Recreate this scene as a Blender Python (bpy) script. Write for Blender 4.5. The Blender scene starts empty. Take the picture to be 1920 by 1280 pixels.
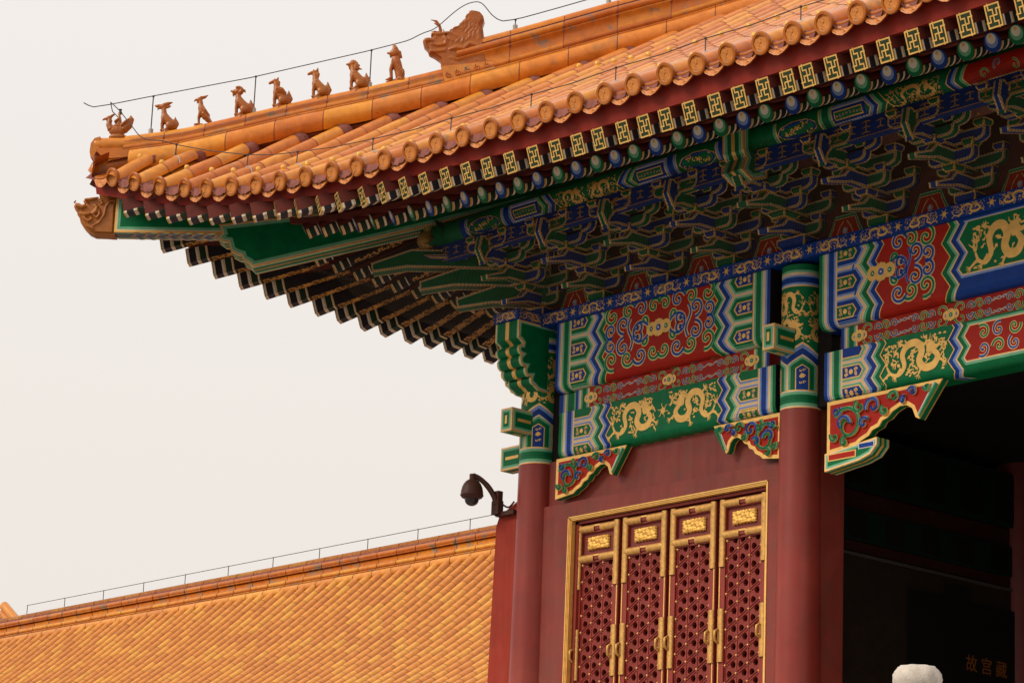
import bpy, bmesh, math, random
from mathutils import Vector, Matrix
rnd = random.Random(7)
S = bpy.context.scene
COL = S.collection
R = math.radians

# ---------------------------------------------------------------- camera
cam_d = bpy.data.cameras.new('camera'); cam = bpy.data.objects.new('camera', cam_d); COL.objects.link(cam)
CAM = Vector((28.2063, -30.0978, 1.6))
YAW, PITCH, ROLL = 0.855085853, 0.2653762, 0.0407873
fw = Vector((-math.sin(YAW)*math.cos(PITCH), math.cos(YAW)*math.cos(PITCH), math.sin(PITCH)))
rt = Vector((math.cos(YAW), math.sin(YAW), 0)); up = rt.cross(fw)
r2 = rt*math.cos(ROLL)+up*math.sin(ROLL); u2 = -rt*math.sin(ROLL)+up*math.cos(ROLL)
cam.matrix_world = Matrix(((r2.x, u2.x, -fw.x, CAM.x), (r2.y, u2.y, -fw.y, CAM.y), (r2.z, u2.z, -fw.z, CAM.z), (0, 0, 0, 1)))
cam_d.sensor_width = 36.0; cam_d.lens = 5500/1920*36.0
cam_d.clip_start = 0.5; cam_d.clip_end = 3000
S.camera = cam

# ---------------------------------------------------------------- sky and sun (hazy white overcast)
SUN_EL, SUN_AZ = R(38), R(200)          # azimuth clockwise from +Y: high over the courtyard, behind the camera's left
w = bpy.data.worlds.new("World"); S.world = w; w.use_nodes = True
nt = w.node_tree; nt.nodes.clear()
out = nt.nodes.new('ShaderNodeOutputWorld'); bg = nt.nodes.new('ShaderNodeBackground')
sky = nt.nodes.new('ShaderNodeTexSky'); sky.sky_type = 'NISHITA'; sky.sun_disc = False
sky.sun_elevation = SUN_EL; sky.sun_rotation = SUN_AZ; sky.air_density = 0.6; sky.dust_density = 9.0; sky.ozone_density = 0.2
mix = nt.nodes.new('ShaderNodeMixRGB'); mix.inputs[0].default_value = 0.93
mix.inputs[2].default_value = (9.45, 8.95, 8.30, 1)       # the cloud sheet, in the sky texture's own units
tcw = nt.nodes.new('ShaderNodeTexCoord'); spw = nt.nodes.new('ShaderNodeSeparateXYZ'); crw = nt.nodes.new('ShaderNodeValToRGB')
nt.links.new(tcw.outputs['Generated'], spw.inputs[0]); nt.links.new(spw.outputs[2], crw.inputs[0])
crw.color_ramp.elements[0].position = .12; crw.color_ramp.elements[0].color = (.915, .845, .770, 1); crw.color_ramp.elements[1].position = .40; crw.color_ramp.elements[1].color = (.955, .915, .880, 1)
mw = nt.nodes.new('ShaderNodeVectorMath'); mw.operation = 'SCALE'; mw.inputs['Scale'].default_value = 10.0      # hazier and warmer towards the horizon
nt.links.new(crw.outputs[0], mw.inputs[0]); nt.links.new(mw.outputs[0], mix.inputs[2]); nt.links.new(sky.outputs[0], mix.inputs[1]); nt.links.new(mix.outputs[0], bg.inputs[0])
bg.inputs[1].default_value = 0.1
nt.links.new(bg.outputs[0], out.inputs[0])
sd = bpy.data.lights.new('sun', 'SUN'); sd.energy = 2.2; sd.angle = R(24); sd.color = (1, .92, .80)
so = bpy.data.objects.new('sun', sd); COL.objects.link(so)
sdir = Vector((math.sin(SUN_AZ)*math.cos(SUN_EL), math.cos(SUN_AZ)*math.cos(SUN_EL), math.sin(SUN_EL)))
so.rotation_euler = (-sdir).to_track_quat('-Z', 'Y').to_euler(); so.location = (10, -20, 60)
S.view_settings.view_transform = 'Standard'; S.view_settings.look = 'None'; S.view_settings.exposure = 0.0; S.view_settings.gamma = 1.0

# ---------------------------------------------------------------- materials
MAT = {}
def base_mat(name):
    m = bpy.data.materials.new(name); m.use_nodes = True; MAT[name] = m
    return m, m.node_tree, m.node_tree.nodes['Principled BSDF']
def setp(b, **k):
    for n, v in k.items():
        n = n.replace('_', ' ')
        if n in b.inputs: b.inputs[n].default_value = v
def noise(nt, scale, detail=4, rough=.6, coord=None, vec=(1, 1, 1)):
    tc = nt.nodes.new('ShaderNodeTexCoord'); mp = nt.nodes.new('ShaderNodeMapping'); mp.inputs['Scale'].default_value = vec
    n = nt.nodes.new('ShaderNodeTexNoise'); n.inputs['Scale'].default_value = scale; n.inputs['Detail'].default_value = detail; n.inputs['Roughness'].default_value = rough
    nt.links.new(tc.outputs['Object'], mp.inputs[0]); nt.links.new(mp.outputs[0], n.inputs['Vector'])
    return n
def ramp(nt, src, stops):
    r = nt.nodes.new('ShaderNodeValToRGB'); e = r.color_ramp.elements
    while len(e) < len(stops): e.new(.5)
    for i, (p, c) in enumerate(stops):
        e[i].position = p; e[i].color = (c[0], c[1], c[2], 1)
    nt.links.new(src, r.inputs[0]); return r
def bump(nt, b, src, strength, dist=.02):
    bm = nt.nodes.new('ShaderNodeBump'); bm.inputs['Strength'].default_value = strength; bm.inputs['Distance'].default_value = dist
    nt.links.new(src, bm.inputs['Height']); nt.links.new(bm.outputs[0], b.inputs['Normal'])
def mixc(nt, fac, a, b, mode='MIX'):
    m = nt.nodes.new('ShaderNodeMixRGB'); m.blend_type = mode
    for i, v in ((0, fac), (1, a), (2, b)):
        if hasattr(v, 'is_linked') or hasattr(v, 'links'): nt.links.new(v, m.inputs[i])
        elif isinstance(v, (int, float)): m.inputs[i].default_value = v
        else: m.inputs[i].default_value = (v[0], v[1], v[2], 1)
    return m
def paint(name, c, rough=.45, var=.18, metal=0, scale=6, bmp=.05, dirt=.0, streak=0):
    m, nt, b = base_mat(name)
    n = noise(nt, scale, 5)
    r = ramp(nt, n.outputs[0], [(.25, [x*(1-var) for x in c]), (.75, [min(1, x*(1+var)) for x in c])])
    src = r.outputs[0]
    if dirt:
        n2 = noise(nt, 2.3, 6, .7); r2_ = ramp(nt, n2.outputs[0], [(.45, (0, 0, 0)), (.75, (1, 1, 1))])
        mm = mixc(nt, r2_.outputs[0], src, (.10, .07, .045)); 
        mul = nt.nodes.new('ShaderNodeMath'); mul.operation = 'MULTIPLY'; mul.inputs[1].default_value = dirt
        nt.links.new(r2_.outputs[0], mul.inputs[0]); nt.links.new(mul.outputs[0], mm.inputs[0]); src = mm.outputs[0]
    if streak:      # run-down streaks and patches of repainting
        n3 = noise(nt, 3.2, 6, .65, vec=(2.6, 2.6, .16)); r3 = ramp(nt, n3.outputs[0], [(.32, (1-streak,)*3), (.50, (1, 1, 1)), (.68, (1+streak*.9, 1+streak*1.6, 1+streak*1.8))])
        src = mixc(nt, 1.0, src, r3.outputs[0], 'MULTIPLY').outputs[0]
        n4 = noise(nt, .9, 3, .5); r4 = ramp(nt, n4.outputs[0], [(.40, (.90, .88, .88)), (.46, (1, 1, 1)), (.62, (1.0, 1.0, 1.0)), (.66, (1.08, 1.15, 1.15))])
        src = mixc(nt, 1.0, src, r4.outputs[0], 'MULTIPLY').outputs[0]
        rr_ = ramp(nt, n3.outputs[0], [(.3, (rough+.14,)*3), (.7, (max(.1, rough-.08),)*3)]); nt.links.new(rr_.outputs[0], b.inputs['Roughness'])
    nt.links.new(src, b.inputs['Base Color'])
    setp(b, Roughness=rough, Metallic=metal, Specular_IOR_Level=.5 if metal else (.30 if 'lacquer' in name else .15))
    if bmp: bump(nt, b, noise(nt, scale*9, 3).outputs[0], bmp)
    return m
paint('green', (.002, .150, .050), .42)
paint('light_green', (.17, .46, .25), .5)
paint('blue', (.006, .045, .26), .42)
paint('light_blue', (.22, .31, .60), .5)
paint('white_line', (.72, .62, .58), .55, .06)
paint('pink', (.55, .27, .25), .5)
paint('beam_red', (.40, .016, .007), .42, .12)
paint('gold', (.88, .50, .13), .42, .18, .35, 9, .12)
paint('old_gold', (.62, .33, .085), .45, .3, .45, 12, .3)
paint('relief_gold', (.85, .47, .10), .38, .2, .55, 14, .35)
paint('lacquer', (.27, .034, .023), .36, .12, 0, 1.3, .04, .22, .08)
paint('shaded_lacquer', (.10, .010, .008), .5, .2, 0, 1.3, .03, .2)  # darker copy of the column lacquer, with the interior's shade painted in
paint('lacquer_panel', (.235, .036, .025), .45, .12, 0, 2.5, .05, .38, .06)
paint('wall_red', (.32, .038, .022), .75, .12, 0, 1.6, .06, .15, .07)
paint('fascia_red', (.26, .022, .012), .5, .14, 0, 2.2, .04, .15)
paint('rafter_brown', (.17, .035, .026), .5, .2, 0, 3, .05, .2)
paint('rafter_dark', (.028, .022, .026), .5, .2)
paint('rafter_green', (.022, .040, .022), .5, .2)
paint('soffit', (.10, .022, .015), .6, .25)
paint('dark_gap', (.012, .009, .008), .8, .2)
paint('cream', (.86, .74, .60), .5, .08)
paint('vine_gold', (.72, .32, .055), .5, .2, .1)
paint('swastika_green', (.030, .050, .022), .5, .2)
paint('iron', (.06, .045, .04), .55, .2, .3)
paint('clamp_grey', (.38, .37, .36), .5, .15)
paint('camera_brown', (.085, .036, .026), .45, .15)
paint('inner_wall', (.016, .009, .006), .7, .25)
paint('inner_red', (.022, .005, .004), .6, .3)  # red darkened to paint in the interior's shade
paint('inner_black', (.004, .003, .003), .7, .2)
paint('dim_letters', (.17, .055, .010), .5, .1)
paint('inner_green', (.002, .010, .006), .6, .3)  # beam green darkened, the room's shade put into the colour
paint('board_grey', (.04, .034, .032), .6, .2)
paint('wave_grey', (.17, .16, .17), .55, .3, 0, 8)
m, nt, b = base_mat('dome_glass'); setp(b, Base_Color=(.03, .025, .025, 1), Roughness=.06)
def glaze(name, cA, cB, cC, wear=.45, rough=.26, bmp=.12, wearcol=(.20, .15, .10)):
    """glazed tile: colour drawn per tile, mottled, worn through to clay in places"""
    m, nt, b = base_mat(name)
    g = nt.nodes.new('ShaderNodeNewGeometry')
    r = ramp(nt, g.outputs['Random Per Island'], [(0, cA), (.4, cB), (.72, cC), (.95, [cA[0]*1.05, cA[1]*1.25, cA[2]*1.2])])
    n = noise(nt, 5, 5, .65); n.inputs['Distortion'].default_value = .4
    rr = ramp(nt, n.outputs[0], [(.3, (.78, .74, .7)), (.7, (1.12, 1.12, 1.1))])
    mm = mixc(nt, 1.0, r.outputs[0], rr.outputs[0], 'MULTIPLY')
    n2 = noise(nt, 2.6, 10, .72); wr = ramp(nt, n2.outputs[0], [(.60-.1*wear+.02, (0, 0, 0)), (.66-.1*wear+.04, (1, 1, 1))])
    fac = nt.nodes.new('ShaderNodeMath'); fac.operation = 'MULTIPLY'; fac.inputs[1].default_value = min(1, wear*1.3); nt.links.new(wr.outputs[0], fac.inputs[0])
    m2 = mixc(nt, fac.outputs[0], mm.outputs[0], wearcol)
    nt.links.new(m2.outputs[0], b.inputs['Base Color'])
    rg = nt.nodes.new('ShaderNodeMath'); rg.operation = 'MULTIPLY_ADD'; rg.inputs[1].default_value = .5; rg.inputs[2].default_value = rough
    nt.links.new(fac.outputs[0], rg.inputs[0]); nt.links.new(rg.outputs[0], b.inputs['Roughness'])
    setp(b, Specular_IOR_Level=.38)
    bump(nt, b, noise(nt, 22, 5, .6).outputs[0], bmp, .01)
    return m
glaze('tile_glaze', (.70, .230, .026), (.60, .175, .030), (.74, .29, .036), .38, .2)
glaze('ridge_glaze', (.56, .160, .016), (.48, .125, .014), (.60, .19, .020), .75, .22)
glaze('figure_glaze', (.38, .110, .014), (.38, .110, .014), (.38, .110, .014), .45, .32, .7)
glaze('tile_face', (.60, .195, .032), (.52, .155, .028), (.66, .23, .04), .45, .4, .35)
glaze('tile_rim', (.40, .095, .009), (.36, .08, .008), (.50, .135, .012), .35)
glaze('far_tile', (.70, .265, .038), (.62, .215, .036), (.73, .285, .042), .1)
glaze('clay_head', (.42, .135, .018), (.42, .135, .018), (.42, .135, .018), .1, .42, .3)
paint('pointing', (.40, .15, .09), .8, .3, 0, 7, .2)
paint('mortar', (.24, .085, .065), .85, .35, 0, 7, .4)
paint('far_mortar', (.11, .034, .014), .85, .25, 0, 7, .2)
paint('marble', (.64, .56, .48), .7, .2, 0, 9, .5, .25)
paint('paving', (.20, .185, .165), .85, .25, 0, 1.2, .2)
paint('terrace_stone', (.36, .34, .31), .85, .2, 0, 2, .2)

# ---------------------------------------------------------------- mesh builder
def V(*a): return Vector(a)
class MB:
    def __init__(s): s.v = []; s.f = []; s.mi = []; s.sm = []; s.mn = []
    def m(s, n):
        if n not in s.mn: s.mn.append(n)
        return s.mn.index(n)
    def add(s, pts): i = len(s.v); s.v.extend([tuple(p) for p in pts]); return i
    def face(s, idx, mat, smooth=False):
        s.f.append(tuple(idx)); s.mi.append(s.m(mat)); s.sm.append(smooth)
    def poly(s, pts, mat, smooth=False):
        i = s.add(pts); s.face(range(i, i+len(pts)), mat, smooth)
    def grid(s, rows, mat, smooth=True, closed=False):
        """rows: list of equal-length point rows; mat: name or function(row index, column index)"""
        n = len(rows[0]); i0 = s.add([p for r in rows for p in r])
        for a in range(len(rows)-1):
            for c in range(n if closed else n-1):
                d = (c+1) % n
                mm = mat if isinstance(mat, str) else mat(a, c)
                s.face((i0+a*n+c, i0+a*n+d, i0+(a+1)*n+d, i0+(a+1)*n+c), mm, smooth)
    def box(s, a, b, mat):
        x0, x1 = sorted((a[0], b[0])); y0, y1 = sorted((a[1], b[1])); z0, z1 = sorted((a[2], b[2]))
        i = s.add([(x0,y0,z0),(x1,y0,z0),(x1,y1,z0),(x0,y1,z0),(x0,y0,z1),(x1,y0,z1),(x1,y1,z1),(x0,y1,z1)])
        for q in ((0,3,2,1),(4,5,6,7),(0,1,5,4),(1,2,6,5),(2,3,7,6),(3,0,4,7)): s.face([i+k for k in q], mat)
    def tube(s, pts, rad, mat, n=8, caps=True, smooth=True, up=None):
        pts = [Vector(p) for p in pts]
        if not isinstance(rad, (list, tuple)): rad = [rad]*len(pts)
        rows = []; prev = None
        for i, p in enumerate(pts):
            t = (pts[min(i+1, len(pts)-1)]-pts[max(i-1, 0)])
            if t.length < 1e-9: t = Vector((0, 0, 1))
            t.normalize()
            if prev is None:
                a = Vector(up) if up else (Vector((0, 0, 1)) if abs(t.z) < .9 else Vector((1, 0, 0)))
            else: a = prev
            a = (a-t*a.dot(t))
            if a.length < 1e-6: a = t.orthogonal()
            a.normalize(); b = t.cross(a); prev = a
            rows.append([p+(a*math.cos(2*math.pi*k/n)+b*math.sin(2*math.pi*k/n))*rad[i] for k in range(n)])
        s.grid(rows, mat, smooth, True)
        if caps:
            s.poly(rows[0], mat); s.poly(list(reversed(rows[-1])), mat)
    def ell(s, c, r, mat, nu=10, nv=7, M=None):
        c = Vector(c); rows = []
        for j in range(nv+1):
            a = math.pi*j/nv
            row = []
            for k in range(nu):
                b = 2*math.pi*k/nu
                p = Vector((r[0]*math.sin(a)*math.cos(b), r[1]*math.sin(a)*math.sin(b), r[2]*math.cos(a)))
                if M: p = M @ p
                row.append(c+p)
            rows.append(row)
        s.grid(rows, mat, True, True)
    def lathe(s, prof, c, mat, n=24, smooth=True, axis=None):
        c = Vector(c); rows = [[c+Vector((r*math.cos(2*math.pi*k/n), r*math.sin(2*math.pi*k/n), z)) for k in range(n)] for r, z in prof]
        s.grid(rows, mat, smooth, True)
    def prism(s, outline, O, U, W, N, d0, d1, mat, side=None):
        O, U, W, N = Vector(O), Vector(U), Vector(W), Vector(N)
        f0 = [O+U*u+W*v+N*d0 for u, v in outline]; f1 = [O+U*u+W*v+N*d1 for u, v in outline]
        s.poly(list(reversed(f0)), mat); s.poly(f1, mat)
        n = len(outline)
        for i in range(n):
            j = (i+1) % n; s.poly([f0[i], f0[j], f1[j], f1[i]], side or mat)
    def framed(s, outline, O, U, W, N, t, rims, core, side_core=None, bar=None):
        """plate of thickness t (centred) whose faces carry nested painted borders; edges carry the first border's colour at both rims"""
        O, U, W, N = Vector(O), Vector(U), Vector(W), Vector(N)
        for sg in (1, -1):
            cur = outline; h = sg*t/2
            for wdt, mt in rims:
                nx = offset_poly(cur, wdt)
                n = len(cur)
                for i in range(n):
                    j = (i+1) % n
                    q = [O+U*cur[i][0]+W*cur[i][1]+N*h, O+U*cur[j][0]+W*cur[j][1]+N*h, O+U*nx[j][0]+W*nx[j][1]+N*h, O+U*nx[i][0]+W*nx[i][1]+N*h]
                    s.poly(q if sg > 0 else q[::-1], mt)
                cur = nx
            q = [O+U*a+W*b_+N*h for a, b_ in cur]
            s.poly(q if sg > 0 else q[::-1], core)
        n = len(outline)
        cuts = [-t/2]; mts = []
        acc = 0
        for wdt, mt in rims:
            acc += wdt
            if acc > t*.42: break
            cuts.append(-t/2+acc); mts.append(mt)
        if bar and t/2-acc > bar[0]:
            seq = cuts+[-bar[0]/2, bar[0]/2]+[-c for c in reversed(cuts)]
            ms = mts+[side_core or core, bar[1], side_core or core]+mts[::-1]
        else:
            seq = cuts+[-c for c in reversed(cuts)]; ms = mts+[side_core or core]+mts[::-1]
        for i in range(n):
            j = (i+1) % n
            for k in range(len(seq)-1):
                a, b_ = seq[k], seq[k+1]
                s.poly([O+U*outline[i][0]+W*outline[i][1]+N*a, O+U*outline[j][0]+W*outline[j][1]+N*a,
                        O+U*outline[j][0]+W*outline[j][1]+N*b_, O+U*outline[i][0]+W*outline[i][1]+N*b_], ms[k])
    def build(s, name, parent=None, loc=None, fn=None):
        me = bpy.data.meshes.new(name)
        vs = s.v if fn is None else [tuple(fn(Vector(p))) for p in s.v]
        o_ = Vector(loc) if loc is not None else Vector((0, 0, 0))
        me.from_pydata([(p[0]-o_.x, p[1]-o_.y, p[2]-o_.z) for p in vs], [], s.f)
        for n in s.mn: me.materials.append(MAT[n])
        me.polygons.foreach_set('material_index', s.mi); me.polygons.foreach_set('use_smooth', s.sm)
        me.update()
        o = bpy.data.objects.new(name, me); COL.objects.link(o)
        if loc is not None: o.location = loc
        if parent is not None: o.parent = parent
        return o
def offset_poly(pts, d):
    n = len(pts); area = sum(pts[i][0]*pts[(i+1) % n][1]-pts[(i+1) % n][0]*pts[i][1] for i in range(n))
    sg = 1 if area > 0 else -1; res = []
    for i in range(n):
        p0, p1, p2 = pts[i-1], pts[i], pts[(i+1) % n]
        e1 = (p1[0]-p0[0], p1[1]-p0[1]); e2 = (p2[0]-p1[0], p2[1]-p1[1])
        l1 = math.hypot(*e1) or 1; l2 = math.hypot(*e2) or 1
        n1 = (-e1[1]/l1*sg, e1[0]/l1*sg); n2 = (-e2[1]/l2*sg, e2[0]/l2*sg)
        k = 1+n1[0]*n2[0]+n1[1]*n2[1]; k = max(k, .45)
        res.append((p1[0]+(n1[0]+n2[0])/k*d, p1[1]+(n1[1]+n2[1])/k*d))
    return res
def tag(o, label=None, cat=None, group=None, kind=None):
    if label: o['label'] = label
    if cat: o['category'] = cat
    if group: o['group'] = group
    if kind: o['kind'] = kind
    return o
def empty(name, loc=(0, 0, 0), label=None, cat=None, group=None, kind=None, parent=None):
    o = bpy.data.objects.new(name, None); COL.objects.link(o); o.location = loc; o.empty_display_size = .2
    if parent is not None: o.parent = parent
    return tag(o, label, cat, group, kind)
def under(o, parent):
    """parent keeping world position (parent Empties are unrotated)"""
    o.parent = parent; o.location = Vector(o.location)-parent_world(parent); return o
def parent_world(p):
    w_ = Vector((0, 0, 0))
    while p is not None: w_ += Vector(p.location); p = p.parent
    return w_

# ---------------------------------------------------------------- painting on surfaces: thin relief sheets
class Painter:
    def __init__(s, mb, fn, step=.12): s.mb = mb; s.fn = fn; s.step = step; s.k = 0
    def j(s, h): s.k = (s.k+1) % 37; return h+s.k*.00004
    def swap(s):
        f = s.fn; q = Painter(s.mb, lambda u, v, h: f(v, u, h), s.step); q.k = 17; return q
    def fill(s, L, Rr, v0, v1, mat, h, n=None):
        if v1-v0 < 1e-5: return
        n = n or max(1, int(math.ceil((v1-v0)/s.step))); h = s.j(h)
        rows = []
        for i in range(n+1):
            v = v0+(v1-v0)*i/n
            a = L(v) if callable(L) else L; b = Rr(v) if callable(Rr) else Rr
            if b < a: b = a
            rows.append([s.fn(a, v, h), s.fn(b, v, h)])
        s.mb.grid(rows, mat, False)
    def zfill(s, L, Rr, knots, mat, h):
        for a, b in zip(knots[:-1], knots[1:]): s.fill(L, Rr, a, b, mat, h)
    def ribbon(s, pts, wd, mat, h, n=None):
        m = len(pts)
        if m < 2: return
        W = wd if callable(wd) else (lambda t: wd); h = s.j(h)
        rows = []
        for i, p in enumerate(pts):
            a = pts[max(i-1, 0)]; b = pts[min(i+1, m-1)]
            dx, dy = b[0]-a[0], b[1]-a[1]; l = math.hypot(dx, dy) or 1
            k = W(i/(m-1))/2; nx, ny = -dy/l*k, dx/l*k
            rows.append([s.fn(p[0]+nx, p[1]+ny, h), s.fn(p[0]-nx, p[1]-ny, h)])
        s.mb.grid(rows, mat, False)
    def disk(s, u, v, r, mat, h, n=14, sc=0, ry=None):
        ry = ry or r; h = s.j(h)
        s.mb.poly([s.fn(u+r*(1+sc*(i % 2))*math.cos(2*math.pi*i/n), v+ry*(1+sc*(i % 2))*math.sin(2*math.pi*i/n), h) for i in range(n)], mat)
    def rect(s, u0, v0, u1, v1, mat, h): s.fill(u0, u1, v0, v1, mat, h)
def spiral(u, v, r, a0, turns, cw=1, n=None, r_end=.12):
    n = n or max(8, int(abs(turns)*18)); pts = []
    for i in range(n+1):
        t = i/n; a = a0+cw*turns*2*math.pi*t; rr = r*(1-(1-r_end)*t)
        pts.append((u+rr*math.cos(a), v+rr*math.sin(a)))
    return pts
def curl(p, u, v, r, a0, turns, cw, col, h=.004, w=.034):
    """a painted tendril: gilt outline, colour body, pale inner line, leaf at the end"""
    light = 'light_'+col
    P = spiral(u, v, r, a0, turns, cw)
    p.ribbon(P, lambda t: w*1.75*(1-.35*t), 'gold', h)
    p.ribbon(P, lambda t: w*1.15*(1-.35*t), light, h+.002)
    p.ribbon(P, lambda t: w*.62*(1-.35*t), col, h+.004)
    e = P[-1]; p.disk(e[0], e[1], w*.95, 'gold', h+.001, 8); p.disk(e[0], e[1], w*.6, col, h+.0045, 8)
def wavy(u, v, ln, ang, amp, n=10, k=1.5):
    pts = []
    for i in range(n+1):
        t = i/n; x = ln*t; y = amp*math.sin(t*k*2*math.pi)
        pts.append((u+x*math.cos(ang)-y*math.sin(ang), v+x*math.sin(ang)+y*math.cos(ang)))
    return pts
def dragon(p, u0, v0, u1, v1, seed, mat='gold', h=.004, flip=False, dens=1.0):
    """gilt five-clawed dragon with flames filling a box (v runs downwards)"""
    rg = random.Random(seed); W, H = u1-u0, v1-v0
    def T(x, y): return (u0+(1-x if flip else x)*W, v0+y*H)
    key = [(.06, .62), (.12, .80), (.24, .86), (.33, .68), (.30, .40), (.38, .20), (.52, .18), (.60, .38), (.56, .62), (.64, .80), (.78, .78), (.84, .58), (.76, .42)]
    pts = []
    for i in range(len(key)-1):
        p0, p1, p2, p3 = key[max(i-1, 0)], key[i], key[i+1], key[min(i+2, len(key)-1)]
        for k in range(5):
            t = k/5
            pts.append(T(*[.5*((2*p1[j])+(-p0[j]+p2[j])*t+(2*p0[j]-5*p1[j]+4*p2[j]-p3[j])*t*t+(-p0[j]+3*p1[j]-3*p2[j]+p3[j])*t**3) for j in (0, 1)]))
    wb = min(H*.185, W*.14)
    p.ribbon(pts, lambda t: wb*(.25+.75*min(1, t*2.2))*(1.0 if t < .85 else 1-(t-.85)*2.2), mat, h)
    hx, hy = T(.74, .34)
    p.disk(hx, hy, wb*.72, mat, h+.001, 9, .15)
    sx = -1 if flip else 1
    p.ribbon([(hx, hy), (hx+sx*wb*.9, hy+wb*.1), (hx+sx*wb*1.5, hy-wb*.15)], lambda t: wb*(.8-.5*t), mat, h+.001)
    for a in (-2.6, -2.1, -1.6): p.ribbon(wavy(hx, hy, wb*1.7, a if sx > 0 else math.pi-a, wb*.12, 6, 1), lambda t: wb*.28*(1-.7*t), mat, h)
    for (x, y, a) in ((.28, .72, 2.3), (.36, .30, 3.9), (.60, .30, -.5), (.60, .72, 2.0), (.82, .66, .4), (.12, .78, 2.6)):
        x_, y_ = T(x, y); a = a if sx > 0 else math.pi-a
        l = wb*1.35; ex, ey = x_+l*math.cos(a), y_+l*math.sin(a)
        p.ribbon([(x_, y_), ((x_+ex)/2+wb*.1, (y_+ey)/2-wb*.15), (ex, ey)], lambda t: wb*(.5-.28*t), mat, h)
        for da in (-.8, -.25, .3, .85): p.ribbon([(ex, ey), (ex+wb*.62*math.cos(a+da), ey+wb*.62*math.sin(a+da))], lambda t: wb*.2*(1-.7*t), mat, h)
    tx, ty = T(.05, .6)
    for da in (-.5, 0, .5): p.ribbon(wavy(tx, ty, wb*1.3, -1.7+da, wb*.1, 5, .8), lambda t: wb*.26*(1-.8*t), mat, h)
    nfl = int(26*dens*max(1, W/H))
    body = pts[::3]
    for _ in range(nfl*4):
        x, y = u0+rg.uniform(.02, .96)*W, v0+rg.uniform(.05, .93)*H
        if min((x-b[0])**2+(y-b[1])**2 for b in body) < (wb*.85)**2: continue
        nfl -= 1
        if nfl < 0: break
        if rg.random() < .6:
            P = wavy(x, y, H*rg.uniform(.10, .17), rg.uniform(0, 6.28), H*.022, 7, 1)
            if min(q[1] for q in P) < v0 or max(q[1] for q in P) > v1 or min(q[0] for q in P) < u0 or max(q[0] for q in P) > u1: continue
            p.ribbon(P, lambda t: H*.045*(1-.6*t), mat, h)
        else: p.disk(x, y, H*rg.uniform(.028, .048), mat, h, 7, .25, H*.024)
def rosette(p, u, v, r, h=.006, col='blue'):
    p.disk(u, v, r, 'gold', h, 28, .07)
    p.disk(u, v, r*.42, 'light_'+col, h+.002, 14); p.disk(u, v, r*.33, col, h+.0035, 12); p.disk(u, v, r*.15, 'white_line', h+.005, 8)
def scroll_field(p, uc, vc, W, H, big=True, uL=None):
    """lotus-scroll panel round a centre rosette, mirrored in both axes"""
    for sx in (1, -1):
        for sy in (1, -1):
            a = lambda ang: math.atan2(sy*math.sin(ang), sx*math.cos(ang))
            cw = sx*sy
            wl = H*.050
            def c(x, y, r, ang, turns, d, col):
                if uL is None or uc+sx*x*W/2-r*H > uL: curl(p, uc+sx*x*W/2, vc+sy*y*H/2, r*H, a(ang), turns, cw*d, col, .004, wl)
            c(.36, .06, .27, -2.9, .66, 1, 'blue')
            c(.36, .20, .10, -2.2, .8, -1, 'blue')
            c(.62, .40, .17, -1.6, 1.15, 1, 'blue')
            c(.84, .26, .15, -1.8, 1.15, 1, 'blue')
            c(.82, .76, .19, 1.9, 1.2, -1, 'green')
            c(.54, .80, .16, 2.6, 1.1, -1, 'green')
            c(.32, .80, .17, .3, 1.1, 1, 'blue')
            c(.09, .78, .15, 2.9, 1.0, -1, 'green')
            c(.26, .36, .09, -2.6, .7, -1, 'green')
        P = [(uc+sx*(.50+.04*math.sin(t*6.28))*W/2, vc+(-.55+1.1*t)*H/2) for t in [i/10 for i in range(11)]]
        p.ribbon(P, wl*1.6, 'gold', .0035); p.ribbon(P, wl*.9, 'light_blue', .005); p.ribbon(P, wl*.5, 'blue', .0065)
    if big:
        for dx, cc in ((-.17, 'green'), (.17, 'green')): rosette(p, uc+dx*H, vc, H*.115, .010, cc)
        rosette(p, uc, vc, H*.145, .013, 'blue')
    else: rosette(p, uc, vc, H*.2, .010)
def tri(v, vc0, P):
    """1 at a row centre, 0 half-way between rows"""
    x = ((v-vc0)/P) % 1.0
    return abs(1-2*x) if x <= 1 else 0
def knots(v0, v1, vc0, P):
    ks = [v0]; k = math.ceil((v0-vc0)/(P/2)+1e-6)
    while vc0+k*P/2 < v1-1e-6: ks.append(vc0+k*P/2); k += 1
    return ks+[v1]
def chevron(p, base, sg, x0, x1, A, v0, v1, vc0, P, mat, h):
    f0 = lambda v: x0+A*tri(v, vc0, P); f1 = lambda v: x1+A*tri(v, vc0, P)
    if sg > 0: p.zfill(lambda v: base+f0(v), lambda v: base+f1(v), knots(v0, v1, vc0, P), mat, h)
    else: p.zfill(lambda v: base-f1(v), lambda v: base-f0(v), knots(v0, v1, vc0, P), mat, h)
def xrect(p, base, sg, x0, x1, v0, v1, mat, h):
    a, b = base+sg*x0, base+sg*x1
    p.fill(min(a, b), max(a, b), v0, v1, mat, h)
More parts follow.
